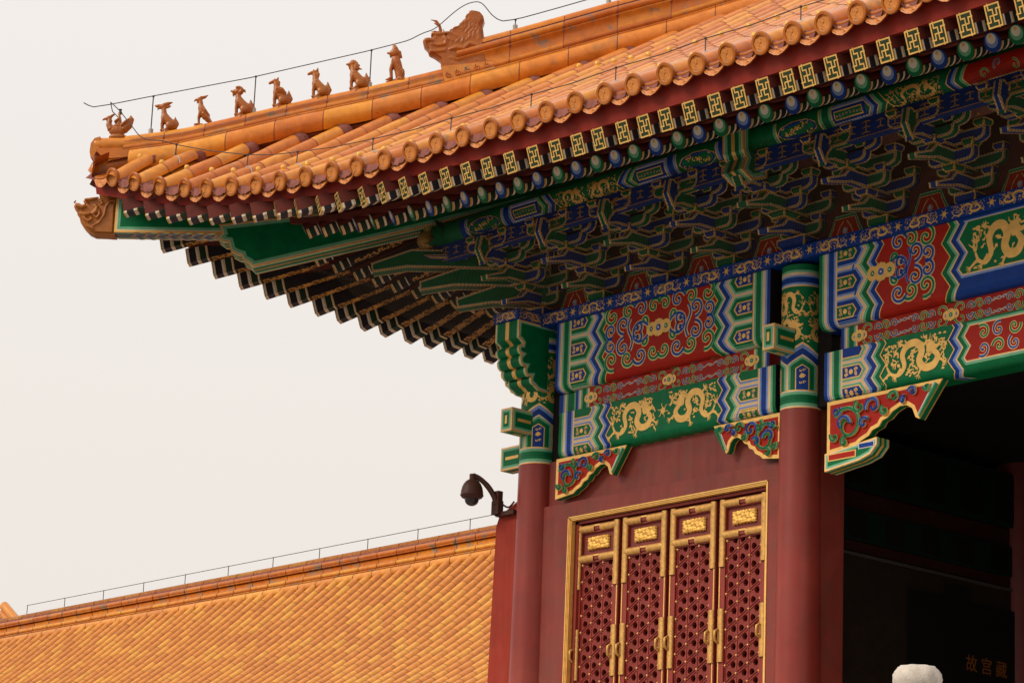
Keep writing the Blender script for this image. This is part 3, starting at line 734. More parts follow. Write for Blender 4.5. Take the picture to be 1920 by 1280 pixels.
# ---- carved brackets under the lower beams
def queti(x0, sg, Wd, Hd, foot=False):
    mb = MB(); t = .13
    prof = [(0, 0), (1.0, 0), (.805, -.66), (.775, -.62), (.745, -.44), (.70, -.36), (.64, -.35), (.575, -.42), (.53, -.52), (.485, -.555), (.46, -.65), (.40, -.70), (.37, -.79), (.30, -.86), (.26, -.93), (0, -1.0)]
    out = [(sg*u*Wd, v*Hd) for u, v in prof]
    O = (x0, -.14, 11.865); mb.framed(out, O, (1, 0, 0), (0, 0, 1), (0, -1, 0), t, ((.02, 'gold'), (.035, 'gold')), 'beam_red', 'green')
    # coloured undersides
    cols = ('green', 'blue', 'blue', 'blue', 'blue', 'green', 'blue', 'green')
    for i in range(2, 14):
        a, b = out[i], out[i+1]; c_ = ('green', 'light_green') if i in (2, 9, 10, 13) else ('blue', 'light_blue')
        for s0, s1, cc in ((-.06, .035, c_[0]), (.035, .058, c_[1])):
            dn = Vector((0, 0, -.004)); n = Vector((-(b[1]-a[1]), 0, b[0]-a[0])).normalized()*(.004*sg)
            q = [Vector(O)+Vector((a[0], -s0, a[1])), Vector(O)+Vector((b[0], -s0, b[1])), Vector(O)+Vector((b[0], -s1, b[1])), Vector(O)+Vector((a[0], -s1, a[1]))]
            mb.poly([x-n for x in q], cc)
    # spur's painted end
    a, b = (sg*Wd*.93, -.02*Hd), (sg*Wd*.79, -.58*Hd)
    p = Painter(mb, lambda u, v, h: Vector((x0+u, -.14-t/2-h, 11.865+v)), 9)
    for k, (w0, w1, cc) in enumerate(((-.005, .012, 'white_line'), (.012, .038, 'light_green'), (.038, .10, 'green'))):
        e = (b[0]-a[0], b[1]-a[1]); l = math.hypot(*e); nx, ny = e[1]/l*sg, -e[0]/l*sg
        k_ = 1
        mb.poly([p.fn(a[0]-nx*w0*k_+0, a[1]-ny*w0, .004+k*.002), p.fn(b[0]-nx*w0, b[1]-ny*w0, .004+k*.002), p.fn(b[0]-nx*w1*.55, b[1]-ny*w1*.9, .004+k*.002), p.fn(a[0]-nx*w1, a[1]-ny*w1, .004+k*.002)], cc)
    # openwork tendrils in relief
    def tendril(u, v, r, a0, turns, cw, cc):
        P = spiral(sg*u*Wd, v*Hd, r*Hd, a0 if sg > 0 else math.pi-a0, turns, cw*sg)
        pts = [Vector((x0+q[0], -.14-t/2-.020, 11.865+q[1])) for q in P]
        mb.tube(pts, [.030*(1-.4*i/len(pts))*Hd/.62 for i in range(len(pts))], 'gold', 6)
        pts = [q+Vector((0, -.014, 0)) for q in pts]
        mb.tube(pts, [.024*(1-.4*i/len(pts))*Hd/.62 for i in range(len(pts))], 'light_'+cc, 6)
        pts = [q+Vector((0, -.012, .0)) for q in pts]
        mb.tube(pts, [.017*(1-.4*i/len(pts))*Hd/.62 for i in range(len(pts))], cc, 6)
    for q in ((.20, -.52, .36, 2.6, 1.35, -1, 'green'), (.15, -.50, .20, 0, .8, 1, 'blue'), (.42, -.26, .19, 3.4, 1.1, -1, 'blue'), (.60, -.17, .13, 3.2, 1.0, -1, 'green'), (.76, -.14, .10, 3.0, 1.0, -1, 'blue'), (.17, -.83, .10, 1.2, 1.0, 1, 'green'), (.34, -.55, .12, .6, .9, 1, 'blue'), (.30, -.22, .13, 2.0, 1.0, 1, 'green'), (.10, -.22, .11, .5, 1.0, -1, 'blue'), (.52, -.38, .10, 2.0, 1.0, 1, 'green'), (.88, -.10, .07, 3.0, 1.0, 1, 'green'), (.08, -.70, .10, 2.6, .9, 1, 'green'), (.68, -.26, .07, 1, 1, 1, 'blue')):
        tendril(*q)
    if foot:
        o2 = [(0, -1.0*Hd), (sg*.46*Wd, -.86*Hd), (sg*.46*Wd, -1.0*Hd), (sg*.40*Wd, -1.16*Hd), (sg*.30*Wd, -1.24*Hd), (0, -1.34*Hd)]
        mb.framed(o2, (x0, -.12, 11.865), (1, 0, 0), (0, 0, 1), (0, -1, 0), .26, ((.02, 'gold'), (.010, 'white_line'), (.03, 'light_green')), 'green', 'green', (.05, 'gold'))
        p2 = Painter(mb, lambda u, v, h: Vector((x0+u, -.25-h, 11.865+v)), 9)
        uu = sorted((sg*.04*Wd, sg*.27*Wd)); p2.fill(uu[0]-.02, uu[1]+.02, -1.16*Hd, -1.02*Hd, 'gold', .004); p2.fill(uu[0], uu[1], -1.14*Hd, -1.04*Hd, 'beam_red', .006)
        uu = sorted((sg*.30*Wd, sg*.44*Wd)); p2.fill(uu[0], uu[1], -1.03*Hd, -.92*Hd, 'white_line', .004); p2.fill(uu[0]+.015, uu[1]-.015, -1.015*Hd, -.935*Hd, 'blue', .006)
    return hp(mb, 'carved_bracket')
queti(X1+.66, 1, 1.58, .64); queti(-.20, -1, 1.36, .68); queti(.70, 1, 2.12, .76, True); queti(X3-.4, -1, 2.12, .76, True)

# ---- door bay: boards, frame, gilt moulding
mb = MB()
XL, XR, ZT = -4.79, -.53, 10.935
mb.box((X1+.2, -.02, 11.16), (-.2, .22, 11.90), 'lacquer_panel')
mb.box((X1+.2, -.10, ZT), (-.2, .25, 11.17), 'lacquer_panel'); mb.box((X1+.2, -.10, FLOOR), (XL, .25, ZT), 'lacquer_panel'); mb.box((XR, -.10, FLOOR), (-.2, .25, ZT), 'lacquer_panel')
mb.box((.15, .12, FLOOR), (.285, .62, 11.9), 'lacquer_panel')
hp(mb, 'door_surround')
mb = MB()
for a, b, c, d in ((XL-.0, XL+.085, FLOOR, ZT), (XR-.085, XR, FLOOR, ZT), (XL, XR, ZT-.085, ZT)):
    for k in range(3):
        o_ = .019*k
        if a == XL and b == XR: mb.box((XL+o_, -.112+.014*k, ZT-.020-o_), (XR-o_, .0, ZT-o_-.003), 'gold')
        elif a == XL: mb.box((XL+o_, -.112+.014*k, FLOOR), (XL+o_+.019, .0, ZT-o_), 'gold')
        else: mb.box((XR-o_-.019, -.112+.014*k, FLOOR), (XR-o_, .0, ZT-o_), 'gold')
mb.box((XL+.07, .0, FLOOR), (XL+.13, .24, ZT-.07), 'lacquer'); mb.box((XR-.13, .0, FLOOR), (XR-.07, .24, ZT-.07), 'lacquer'); mb.box((XL+.07, .0, ZT-.11), (XR-.07, .24, ZT-.07), 'lacquer')
mb.box((XL+.1, .22, FLOOR), (XR-.1, .24, ZT-.1), 'inner_black')
hp(mb, 'gilt_door_frame')
# ---- lattice door leaf
def leaf(x0):
    W_ = .965; zt = 10.80; yf = .045
    mb = MB(); st = .125
    mb.box((x0, yf, FLOOR+.1), (x0+st, yf+.1, zt), 'lacquer'); mb.box((x0+W_-st, yf, FLOOR+.1), (x0+W_, yf+.1, zt), 'lacquer')
    for a, b in ((zt-.13, zt), (zt-.60, zt-.46), (6.2, 6.35), (FLOOR+.1, FLOOR+.3)): mb.box((x0+st, yf+.002, a), (x0+W_-st, yf+.098, b), 'lacquer')
    mb.box((x0+st, yf+.045, zt-.46), (x0+W_-st, yf+.075, zt-.13), 'lacquer_panel'); mb.box((x0+st, yf+.045, FLOOR+.3), (x0+W_-st, yf+.075, 6.2), 'lacquer_panel')
    for xx in (x0+.016, x0+W_-.034): mb.box((xx, yf-.008, FLOOR+.1), (xx+.018, yf, zt-.05), 'gold')
    o = hp(mb, 'lattice_door')
    # lattice
    mb = MB(); s = .262; cx = x0+W_/2; za, zb = 6.35, zt-.60; xa, xb = x0+st, x0+W_-st; hgt = s*math.sqrt(3)/2
    yo = yf+.05
    ncol = 3; x_st = cx-hgt*1.5
    def nodez(c, k): return zb-.02-k*s-(s/2 if c % 2 else 0)
    nr = int((zb-za)/s)+2
    for c in range(-1, 4):
        for k in range(-1, nr):
            A0 = (x_st+c*hgt, nodez(c, k)); A1 = (x_st+c*hgt, nodez(c, k+1))
            ko = k if c % 2 else k   # apex of the triangle to the right of A0-A1
            B0 = (x_st+(c+1)*hgt, (A0[1]+A1[1])/2)
            for tr in ((A0, A1, B0), (B0, (B0[0], B0[1]-s), A1)):
                g = (sum(q[0] for q in tr)/3, sum(q[1] for q in tr)/3); r = s*.225; hx = []
                for e in range(6):
                    pass
                cs = []
                for e in range(3):
                    v0, v1 = tr[e], tr[(e+1) % 3]
                    cs.append(v0); cs.append(((v0[0]+v1[0])/2, (v0[1]+v1[1])/2))
                ring = []
                for q in cs:
                    l = math.hypot(q[0]-g[0], q[1]-g[1]); ring.append((g[0]+(q[0]-g[0])/l*r*(1 if l > s*.4 else .86), g[1]+(q[1]-g[1])/l*r*(1 if l > s*.4 else .86)))
                for e in range(6):
                    f = (e+1) % 6; q = [cs[e], cs[f], ring[f], ring[e]]
                    q = [(min(max(a_, xa), xb), min(max(b_, za), zb)) for a_, b_ in q]
                    mb.poly([(a_, yo-.014, b_) for a_, b_ in q], 'lacquer')
                    mb.poly([(q[2][0], yo-.014, q[2][1]), (q[3][0], yo-.014, q[3][1]), (q[3][0], yo+.05, q[3][1]), (q[2][0], yo+.05, q[2][1])], 'lacquer')
    def bar(p0, p1, w_=.013, d=.010):
        # clip to the opening
        (ax, az), (bx, bz) = p0, p1
        def clip(t0, t1, p, q):
            if abs(p) < 1e-9: return (t0, t1) if q >= 0 else (1, 0)
            r = q/p
            if p < 0: return (max(t0, r), t1)
            return (t0, min(t1, r))
        t0, t1 = 0, 1; dx, dz = bx-ax, bz-az
        for p_, q_ in ((-dx, ax-xa), (dx, xb-ax), (-dz, az-za), (dz, zb-az)): t0, t1 = clip(t0, t1, p_, q_)
        if t1-t0 < 1e-3: return
        a = Vector((ax+dx*t0, 0, az+dz*t0)); b = Vector((ax+dx*t1, 0, az+dz*t1)); n = Vector((-(b.z-a.z), 0, b.x-a.x)).normalized()*w_/2
        Y0, Y1 = Vector((0, yo-.014-d, 0)), Vector((0, yo-.012, 0))
        f = [a+n, b+n, b-n, a-n]
        mb.poly([q+Y0 for q in f], 'lacquer')
        for i in range(4): j = (i+1) % 4; mb.poly([f[i]+Y0, f[j]+Y0, f[j]+Y1, f[i]+Y1], 'lacquer')
    for c in range(0, 4): bar((x_st+c*hgt, za), (x_st+c*hgt, zb))
    for k in range(-6, nr+6):
        for off in (-.022, .022):
            z0_ = zb-.02-k*s+off; sl = (s/2)/hgt
            bar((xa-.1, z0_+sl*(xa-.1-x_st)), (xb+.1, z0_+sl*(xb+.1-x_st)), .010, .012+.002*(off > 0)); bar((xa-.1, z0_-sl*(xa-.1-x_st)), (xb+.1, z0_-sl*(xb+.1-x_st)), .010, .016+.002*(off > 0))
    for c in range(0, 4):
        for k in range(0, nr):
            z = nodez(c, k)
            if za+.02 < z < zb-.005: mb.ell((x_st+c*hgt, yo-.03, z), (.017, .014, .017), 'gold', 8, 5)
    hp(mb, 'lattice', o)
    # gilt sheathing of the stiles and rails
    mb = MB(); r = .055
    def sheath(a, b, gaps=()):
        a, b = Vector(a), Vector(b); d = (b-a); L = d.length; d.normalize(); n = d.cross(Vector((0, 1, 0)))
        rows = []
        m_ = max(2, int(L/.03))
        for i in range(m_+1):
            q = a+d*(L*i/m_); row = []
            for k in range(9):
                an = math.pi*k/8
                row.append(q+n*(r*math.cos(an))+Vector((0, -r*.55*math.sin(an)-.004-.003*math.sin(i*2.1+k*1.7), 0)))
            rows.append(row)
        mb.grid(rows, 'old_gold', True)
    xl, xr_ = x0+.062, x0+W_-.062
    sheath((xl, yf, zt), (xl, yf, 9.80)); sheath((xr_, yf, zt), (xr_, yf, 9.80))
    for zz in (zt-.064, zt-.53):
        sheath((xl, yf-.003, zz), (cx-.065, yf-.003, zz)); sheath((cx+.065, yf-.003, zz), (xr_, yf-.003, zz))
        mb.box((cx-.065, yf-.02, zz-.03), (cx+.065, yf, zz+.035), 'lacquer'); mb.box((cx-.065, yf-.03, zz+.02), (cx+.065, yf-.018, zz+.045), 'gold')
    hp(mb, 'gilt_sheathing', o)
    for xx in (xl, xr_):
        mb = MB()
        sheath((xx, yf-.002, 9.18), (xx, yf-.002, 8.40)); hp(mb, 'handle_plate', o)
        mb = MB(); sx = -1 if xx == xl else -1
        mb.tube([(xx-.02, yf-.04, 8.68), (xx-.035, yf-.085, 8.72), (xx-.035, yf-.09, 8.78), (xx-.035, yf-.085, 8.84), (xx-.02, yf-.04, 8.88)], [.016, .026, .018, .026, .016], 'old_gold', 8); hp(mb, 'pull_handle', o)
    # gilt dragon plaque
    mb = MB(); zc = zt-.295; hw, hh = .235, .105; nx, nz = 34, 16; rg = random.Random(5); rows = []
    for j in range(nz+1):
        row = []
        for i in range(nx+1):
            u, v = -1+2*i/nx, -1+2*j/nz
            e = 1-max(abs(u)**6, abs(v)**6)
            d = .012+.012*math.sin(u*11+3*math.sin(v*5))*math.cos(v*8+2*math.sin(u*7))+.006*rg.random()
            ex = 1+.05*math.sin(j*1.9) ; ez = 1+.08*math.sin(i*1.3)
            row.append((cx+u*hw*(ex if abs(u) > .9 else 1), yf+.035-max(0, d)*(1 if e > .02 else 0)-(.02 if e > .02 else 0), zc+v*hh*(ez if abs(v) > .9 else 1)))
        rows.append(row)
    mb.grid(rows, 'relief_gold', True); hp(mb, 'gilt_plaque', o)
    return o
leaf0 = leaf(-4.745)
def hdup_tree(o, d):
    c = o.copy(); COL.objects.link(c); c.location = Vector(o.location)+Vector(d)
    c.parent = o.parent
    for ch in o.children: k = ch.copy(); COL.objects.link(k); k.parent = c; k.location = ch.location
    return c
for i in (1, 2, 3): hdup_tree(leaf0, (1.035*i, 0, 0))

# ---- walls and the interior, its shade painted in with darkened colours
mb = MB()
sec = [(-6.62, FLOOR), (-6.47, 11.0), (-6.40, 11.16), (-5.75, 11.45), (-5.75, FLOOR)]
for (xa, za), (xb, zb) in zip(sec, sec[1:]+sec[:1]): mb.poly([(xa, -.12, za), (xb, -.12, zb), (xb, 12, zb), (xa, 12, za)], 'wall_red')
mb.poly([(a, -.12, b) for a, b in sec], 'wall_red'); mb.poly([(a, 12, b) for a, b in sec], 'wall_red')
hp(mb, 'gable_wall')
mb = MB()
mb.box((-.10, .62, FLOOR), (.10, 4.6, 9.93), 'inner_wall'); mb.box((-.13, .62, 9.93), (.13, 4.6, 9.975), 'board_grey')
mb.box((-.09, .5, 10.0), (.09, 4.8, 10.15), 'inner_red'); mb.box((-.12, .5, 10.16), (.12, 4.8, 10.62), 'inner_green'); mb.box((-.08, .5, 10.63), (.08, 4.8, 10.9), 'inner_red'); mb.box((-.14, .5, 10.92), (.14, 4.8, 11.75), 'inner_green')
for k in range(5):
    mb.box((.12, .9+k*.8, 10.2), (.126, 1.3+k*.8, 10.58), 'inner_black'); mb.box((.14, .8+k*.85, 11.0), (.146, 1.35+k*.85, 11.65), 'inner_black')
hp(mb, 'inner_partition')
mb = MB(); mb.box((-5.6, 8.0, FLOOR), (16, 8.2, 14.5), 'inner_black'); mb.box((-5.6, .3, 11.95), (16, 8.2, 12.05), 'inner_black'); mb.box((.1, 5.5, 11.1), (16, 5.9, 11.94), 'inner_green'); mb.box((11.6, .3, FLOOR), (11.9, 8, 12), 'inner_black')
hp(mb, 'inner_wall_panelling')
tb = MB(); tb.box((.135, 2.2, FLOOR), (.155, 4.75, 9.62), 'inner_black'); tb.box((.135, 3.0, 9.62), (.155, 3.6, 9.82), 'inner_black')
sign = tb.build('exhibition_board'); tag(sign, 'tall black notice board with gold characters inside the dark open bay', 'notice board')
txt = bpy.data.curves.new('c', 'FONT'); txt.body = '故 宫 藏'; txt.size = .27; txt.extrude = .002
to = bpy.data.objects.new('c', txt); COL.objects.link(to); dg = bpy.context.evaluated_depsgraph_get()
tm = bpy.data.meshes.new_from_object(to.evaluated_get(dg)); bpy.data.objects.remove(to)
tm.materials.clear(); tm.materials.append(MAT['dim_letters'])
tl = bpy.data.objects.new('lettering', tm); COL.objects.link(tl); tl.parent = sign
tl.matrix_world = Matrix.Translation((.162, 3.46, 8.60)) @ Matrix(((0, 0, 1, 0), (1, 0, 0, 0), (0, 1, 0, 0), (0, 0, 0, 1)))

# ================================================================ bracket sets
RIM = ((.022, 'gold'), (.008, 'white_line'))
def arm(mb, ax, c, L, h, t, col, M):
    """boat-shaped arm lying along x (ax=0) or running out (ax=1)"""
    e = []
    for i in range(6):
        a = math.pi/2*i/5; e.append((L-.55*L*(1-math.sin(a))*.55, h*.52*(1-math.cos(a))))
    out = [(-x, z) for x, z in e[::-1]]; out = [(-L, h)]+[(-L, h*.52)]
    for i in range(1, 6): a = math.pi/2*i/5; out.append((-L+.30*L*(1-math.cos(a)), h*.52*(1-math.sin(a))))
    for i in range(5, 0, -1): a = math.pi/2*i/5; out.append((L-.30*L*(1-math.cos(a)), h*.52*(1-math.sin(a))))
    out += [(L, h*.52), (L, h)]
    U = Vector((1, 0, 0)) if ax == 0 else Vector((0, 1, 0)); N = Vector((0, 1, 0)) if ax == 0 else Vector((1, 0, 0))
    mb.framed(out, c, U, (0, 0, 1), N, t, RIM, col, col)
def cup(mb, c, wt, wb, h, col, dx=1.0):
    x, y, z = c
    lv = [(wb, 0), (wt, h*.45), (wt, h)]
    def ring(w_, zz): return [Vector((x+a*w_, y+b*w_, z+zz)) for a, b in ((-1, -1), (1, -1), (1, 1), (-1, 1))]
    rs = [ring(*q) for q in lv]
    mb.poly(rs[0][::-1], 'gold'); mb.poly(rs[2], col)
    for r0, r1, lo in ((rs[0], rs[1], 1), (rs[1], rs[2], 0)):
        for i in range(4):
            j = (i+1) % 4; a, b, c, d = r0[i], r0[j], r1[j], r1[i]; g = .020/max(.02, (b-a).length); k = .020/max(.02, (d-a).length)
            e = (a+(b-a)*g+(d-a)*(k if lo else 0), b-(b-a)*g+(c-b)*(k if lo else 0), c-(c-d)*g-(c-b)*(0 if lo else k), d+(c-d)*g-(d-a)*(0 if lo else k))
            q = (a, b, c, d)
            mb.poly(e, col)
            for s_ in range(4):
                t_ = (s_+1) % 4
                if (q[s_]-e[s_]).length+(q[t_]-e[t_]).length > 1e-6: mb.poly([q[s_], q[t_], e[t_], e[s_]], 'gold')
def beak(mb, c, y0, yl, z0, h, t, col, M, tip=.42):
    """slanting cantilever with a beaked end, in the y-z plane"""
    o = [(y0, z0), (-yl+.04, z0-.01), (-yl-.10, z0-.05), (-yl-tip, z0-.13), (-yl-tip-.02, z0-.055), (-yl-.12, z0+.07), (-yl-.02, z0+h), (y0, z0+h)]
    mb.framed(o, c, (0, 1, 0), (0, 0, 1), (1, 0, 0), t, RIM, col, col)
def set_parts(x, ca, cb, wide=False):
    """returns list of (name, MB) in world coordinates for a set on the front line at x"""
    res = []; K = 1.45 if wide else 1
    z = [14.50, 14.80, 15.04, 15.20]; h = .185; ys = [0, -.42, -.84, -1.20]
    mb = MB(); cup(mb, (x, 0, 14.27), .19*K, .13*K, .18, ca); res.append(('bearing_block', mb))
    for k in range(3):
        c = ca if k % 2 == 0 else cb; d = cb if k % 2 == 0 else ca
        mb = MB(); t = .15*(K if wide else 1)
        beak(mb, (x, 0, 0), .15, -ys[k+1], z[k], h, t, c, None, (.42, .44, .14)[k]); res.append(('cantilever', mb))
        for j, L in ((k, .40), (k-1, .60)):
            if j < 0: continue
            mb = MB(); arm(mb, 0, Vector((x, ys[j], z[k])), L, h, .145, d if j == k else c, None)
            for sx in (-1, 1): cup(mb, (x+sx*(L-.08), ys[j], z[k]+h), .100, .070, .110, c if j == k else d)
            res.append(('bracket_arm', mb))
        mb = MB(); cup(mb, (x, ys[k+1], z[k]+h), .115*K, .08*K, .105, d); res.append(('bearing_block', mb))
    c, d = cb, ca
    for j, L in ((2, .60), (3, .46)):
        mb = MB(); arm(mb, 0, Vector((x, ys[j], z[3]-.02)), L, h, .145, d if j == 3 else c, None)
        for sx in (-1, 1): cup(mb, (x+sx*(L-.08), ys[j], z[3]+h-.02), .100, .070, .090, c)
        res.append(('bracket_arm', mb))
    mb = MB(); o = [(.1, 15.22), (-1.22, 15.08), (-1.36, 14.96), (-1.47, 15.14), (-1.43, 15.36), (-1.34, 15.38), (-1.28, 15.30), (.1, 15.34)]
    mb.framed(o, (x, 0, 0), (0, 1, 0), (0, 0, 1), (1, 0, 0), .12*K, RIM, c, c); res.append(('bracket_head', mb))
    if wide:
        mb = MB(); o = [(-1.0, 15.12), (-1.30, 15.02), (-1.52, 15.14), (-1.44, 15.34), (-1.50, 15.44), (-1.52, 15.84), (-1.0, 16.0)]
        mb.framed(o, (x, 0, 0), (0, 1, 0), (0, 0, 1), (1, 0, 0), .42, ((.035, 'gold'), (.012, 'white_line'), (.05, 'light_green')), 'green', 'green', (.07, 'gold')); res.append(('great_beam_head', mb))
    return res
def bracket_set(x, i, fn=None, wide=False):
    ca, cb = ('green', 'blue') if i % 2 == 0 else ('blue', 'green')
    e = empty('bracket_set', (0, 0, 0), parent=hall)
    base = fn(Vector((x, 0, 14.27))) if fn else Vector((x, 0, 14.27)); e.location = base-Vector((0, 0, FLOOR))
    for name, mb in set_parts(x, ca, cb, wide):
        o = mb.build(name, e, None, fn); o.location = -parent_world(e)
    return e
for i, x in enumerate((-4.245, -2.83, -1.415, 0, 1.6, 3.2, 4.8, 6.4, 8.0)): bracket_set(x, i, wide=(x == 0))
for i, x in enumerate((X1,)): bracket_set(x, 1)
for i, y in enumerate((1.415, 2.83)): bracket_set(X1+y, i, mir)
# corner: cantilevers laid on the diagonal, and the gilt vase on the topmost
e = empty('bracket_set', (X1, 0, 14.27-FLOOR), parent=hall, label='corner bracket set with three diagonal cantilevers and a gilt vase')
for k, (t, z) in enumerate(((-.98, 14.48), (-1.41, 14.76), (-1.97, 15.05))):
    mb = MB(); L = -t*math.sqrt(2)
    o = [(-.1, z+.04), (L-.55, z+.04), (L, z-.06), (L+.03, z+.09), (L-.62, z+.34), (-.1, z+.34)]
    mb.framed(o, (X1, 0, 0), -D_, (0, 0, 1), PN, .28, RIM, 'green', 'green'); q = mb.build('cantilever', e); q.location = -parent_world(e)
mb = MB(); c = diag(-1.37, 0)
mb.lathe([(.02, 15.30), (.10, 15.31), (.12, 15.34), (.09, 15.38), (.07, 15.41), (.13, 15.47), (.165, 15.55), (.155, 15.63), (.10, 15.70), (.08, 15.73), (.12, 15.76), (.12, 15.80)], c, 'old_gold', 24)
q = mb.build('gilt_vase', e); q.location = -parent_world(e)
mb = MB(); mb.framed([(1.25, 15.22), (1.85, 15.22), (1.95, 15.27), (1.25, 15.30)], (X1, 0, 0), -D_, (0, 0, 1), PN, .46, RIM, 'blue', 'blue'); q = mb.build('bearing_block', e); q.location = -parent_world(e)
# red boards with jewels between the sets
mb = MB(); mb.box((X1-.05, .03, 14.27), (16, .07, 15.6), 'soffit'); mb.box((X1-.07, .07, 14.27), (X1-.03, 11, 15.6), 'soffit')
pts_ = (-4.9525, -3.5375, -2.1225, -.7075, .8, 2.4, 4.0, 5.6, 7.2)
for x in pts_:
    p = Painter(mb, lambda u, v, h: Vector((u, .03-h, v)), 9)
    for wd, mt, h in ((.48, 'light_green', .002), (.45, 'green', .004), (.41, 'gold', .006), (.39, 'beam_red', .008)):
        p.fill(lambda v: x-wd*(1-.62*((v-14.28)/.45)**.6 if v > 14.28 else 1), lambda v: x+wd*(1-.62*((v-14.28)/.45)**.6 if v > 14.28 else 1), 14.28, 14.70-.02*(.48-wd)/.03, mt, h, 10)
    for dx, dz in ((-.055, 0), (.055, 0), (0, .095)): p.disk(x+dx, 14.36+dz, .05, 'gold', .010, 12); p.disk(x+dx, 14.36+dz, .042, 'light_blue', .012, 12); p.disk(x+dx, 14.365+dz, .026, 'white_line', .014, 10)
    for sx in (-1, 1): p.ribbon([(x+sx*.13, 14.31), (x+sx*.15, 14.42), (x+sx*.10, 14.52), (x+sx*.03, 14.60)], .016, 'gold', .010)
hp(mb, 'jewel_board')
# ---- eave purlin with dragons and the blue key-patterned tie beneath it
def purlin(fn, x0, x1, seed, full):
    mb = MB(); yc, zc, r = -1.18, 15.665, .205
    def cyl(u, a, h): return fn(Vector((u, yc-(r+h)*math.cos(a), zc+(r+h)*math.sin(a))))
    rows = [[cyl(x, R(10*k), 0) for k in range(-9, 28)] for x in (x0, x1)]
    mb.grid(rows, 'green', True)
    p = Painter(mb, lambda u, v, h: cyl(u, R(20)-v/r, h), .05); H = r*R(100)
    if full:
        def hoops(x, sg, seq, h=.004):
            for wd, mt in seq:
                a, b = sorted((x, x+sg*wd)); p.fill(a, b, 0, H, mt, h); x += sg*wd
            return x
        def half(xs, sg, c1, c2, W):
            """one painted half of the purlin, from its end inwards"""
            x = hoops(xs, sg, ((.12, c2), (.05, 'light_'+c2), (.02, 'gold')))
            p.disk(x+sg*.38, H*.52, .36, 'gold', .005, 18, .06, .13); p.disk(x+sg*.38, H*.52, .34, 'blue', .007, 18, .06, .115)
            for k in range(14): p.ribbon(spiral(x+sg*(.12+.55*((k*.37) % 1)), H*(.3+.42*((k*.61) % 1)), .035, k, .8), .014, 'gold', .009)
            x = hoops(x+sg*.80, sg, ((.02, 'gold'), (.05, 'light_'+c2), (.12, c2), (.05, 'light_'+c2), (.02, 'gold')))
            x2 = x+sg*.62; a, b = sorted((x, x2)); p.fill(a, b, 0, H, 'light_blue', .004); p.fill(a, b, H*.12, H*.80, 'white_line', .0055, 3); p.fill(a, b, H*.18, H*.74, 'blue', .007, 3); p.fill(a+.04, b-.06, H*.28, H*.64, 'gold', .0085, 3); p.fill(a+.055, b-.075, H*.33, H*.59, 'green', .010, 3)
            for k in range(8): p.ribbon(spiral(a+.09+k*.062, H*.46, .022, k, .8), .010, 'pink', .0115)
            x = x2
            for wd, mt in ((.02, 'gold'), (.06, 'light_'+c1), (.07, c1), (.02, 'gold'), (.06, 'light_'+c2), (.08, c2), (.02, 'gold')):
                f = lambda v: .16*(1-abs(2*v/H-1)*1.0)
                if sg > 0: p.zfill(lambda v, x=x: x+f(v)-.08, lambda v, x=x, wd=wd: x+wd+f(v)-.08, [0, H/2, H], mt, .0075)
                else: p.zfill(lambda v, x=x, wd=wd: x-wd-f(v)+.08, lambda v, x=x: x-f(v)+.08, [0, H/2, H], mt, .0075)
                x += sg*wd
            return x
        # corner bay, then the open bay
        xa = half(x0+.95, 1, 'green', 'blue', 1); xb = half(-.30, -1, 'green', 'blue', 1)
        if xb-xa > .5: dragon(p, xa+.05, .02, (xa+xb)/2-.02, H-.03, seed, h=.006, dens=1.5); dragon(p, (xa+xb)/2+.02, .02, xb-.05, H-.03, seed+1, h=.006, flip=True, dens=1.5)
        xa = half(.55, 1, 'blue', 'green', 1)
        dragon(p, xa+.03, .02, xa+1.05, H-.03, seed+2, h=.006, dens=1.5)
        x = xa+1.2
        for wd, mt in ((.02, 'gold'), (.07, 'blue'), (.05, 'light_blue'), (.02, 'gold'), (.08, 'green'), (.05, 'light_green'), (.02, 'gold')):
            p.zfill(lambda v: x-.1*(1-abs(2*v/H-1)), lambda v: x+wd-.1*(1-abs(2*v/H-1)), [0, H/2, H], mt, .0075); x += wd
        p.zfill(lambda v: x-.1*(1-abs(2*v/H-1)), lambda v: 14, [0, H*.5, H*.80], 'beam_red', .006); p.fill(x, 14, H*.80, H*.84, 'gold', .008, 1); p.fill(x, 14, H*.84, H*.89, 'white_line', .008, 1); p.fill(x, 14, H*.89, H, 'light_green', .008, 2)
        for k in range(16):
            curl(p, x+.25+k*.26, H*(.30 if k % 2 else .55), .085, k*2.3, .9, 1 if k % 3 else -1, 'blue' if k % 2 else 'green', .008, .020)
        for k in range(3): rosette(p, x+1.3+k*1.6, H*.42, .085, .014)
    else:
        dragon(p, x0+.5, .02, x0+1.7, H-.03, seed, h=.006)
    hp(mb, 'painted_purlin')
    mb = MB()
    q = [[fn(Vector((x, y, z))) for y, z in ((-1.27, 15.47), (-1.27, 15.19), (-1.13, 15.19), (-1.13, 15.47))] for x in (x0+.2, x1)]
    mb.grid(q, 'blue', False, True); mb.poly(q[0], 'blue'); mb.poly(q[1], 'blue')
    p = Painter(mb, lambda u, v, h: fn(Vector((u, -1.27-h, 15.47-v))), 9)
    x = x0+.5; k = 0
    while x < x1-.3:
        nb = 3 if k % 2 == 0 else 2; vs = (.06, .14, .22) if nb == 3 else (.09, .19)
        for j, v in enumerate(vs):
            w_ = .085 if (nb == 3 and j != 1) else .075
            p.ribbon([(x-w_, v+.012), (x-w_*.4, v), (x, v-.004), (x+w_*.4, v), (x+w_, v+.012)], lambda t: .022 if .15 < t < .85 else .008, 'old_gold', .003)
        p.ribbon([(x, vs[0]), (x, vs[-1])], .022, 'old_gold', .0035); x += .265; k += 1
    p.fill(x0+.2, x1, .265, .28, 'old_gold', .004)
    hp(mb, 'key_patterned_tie')
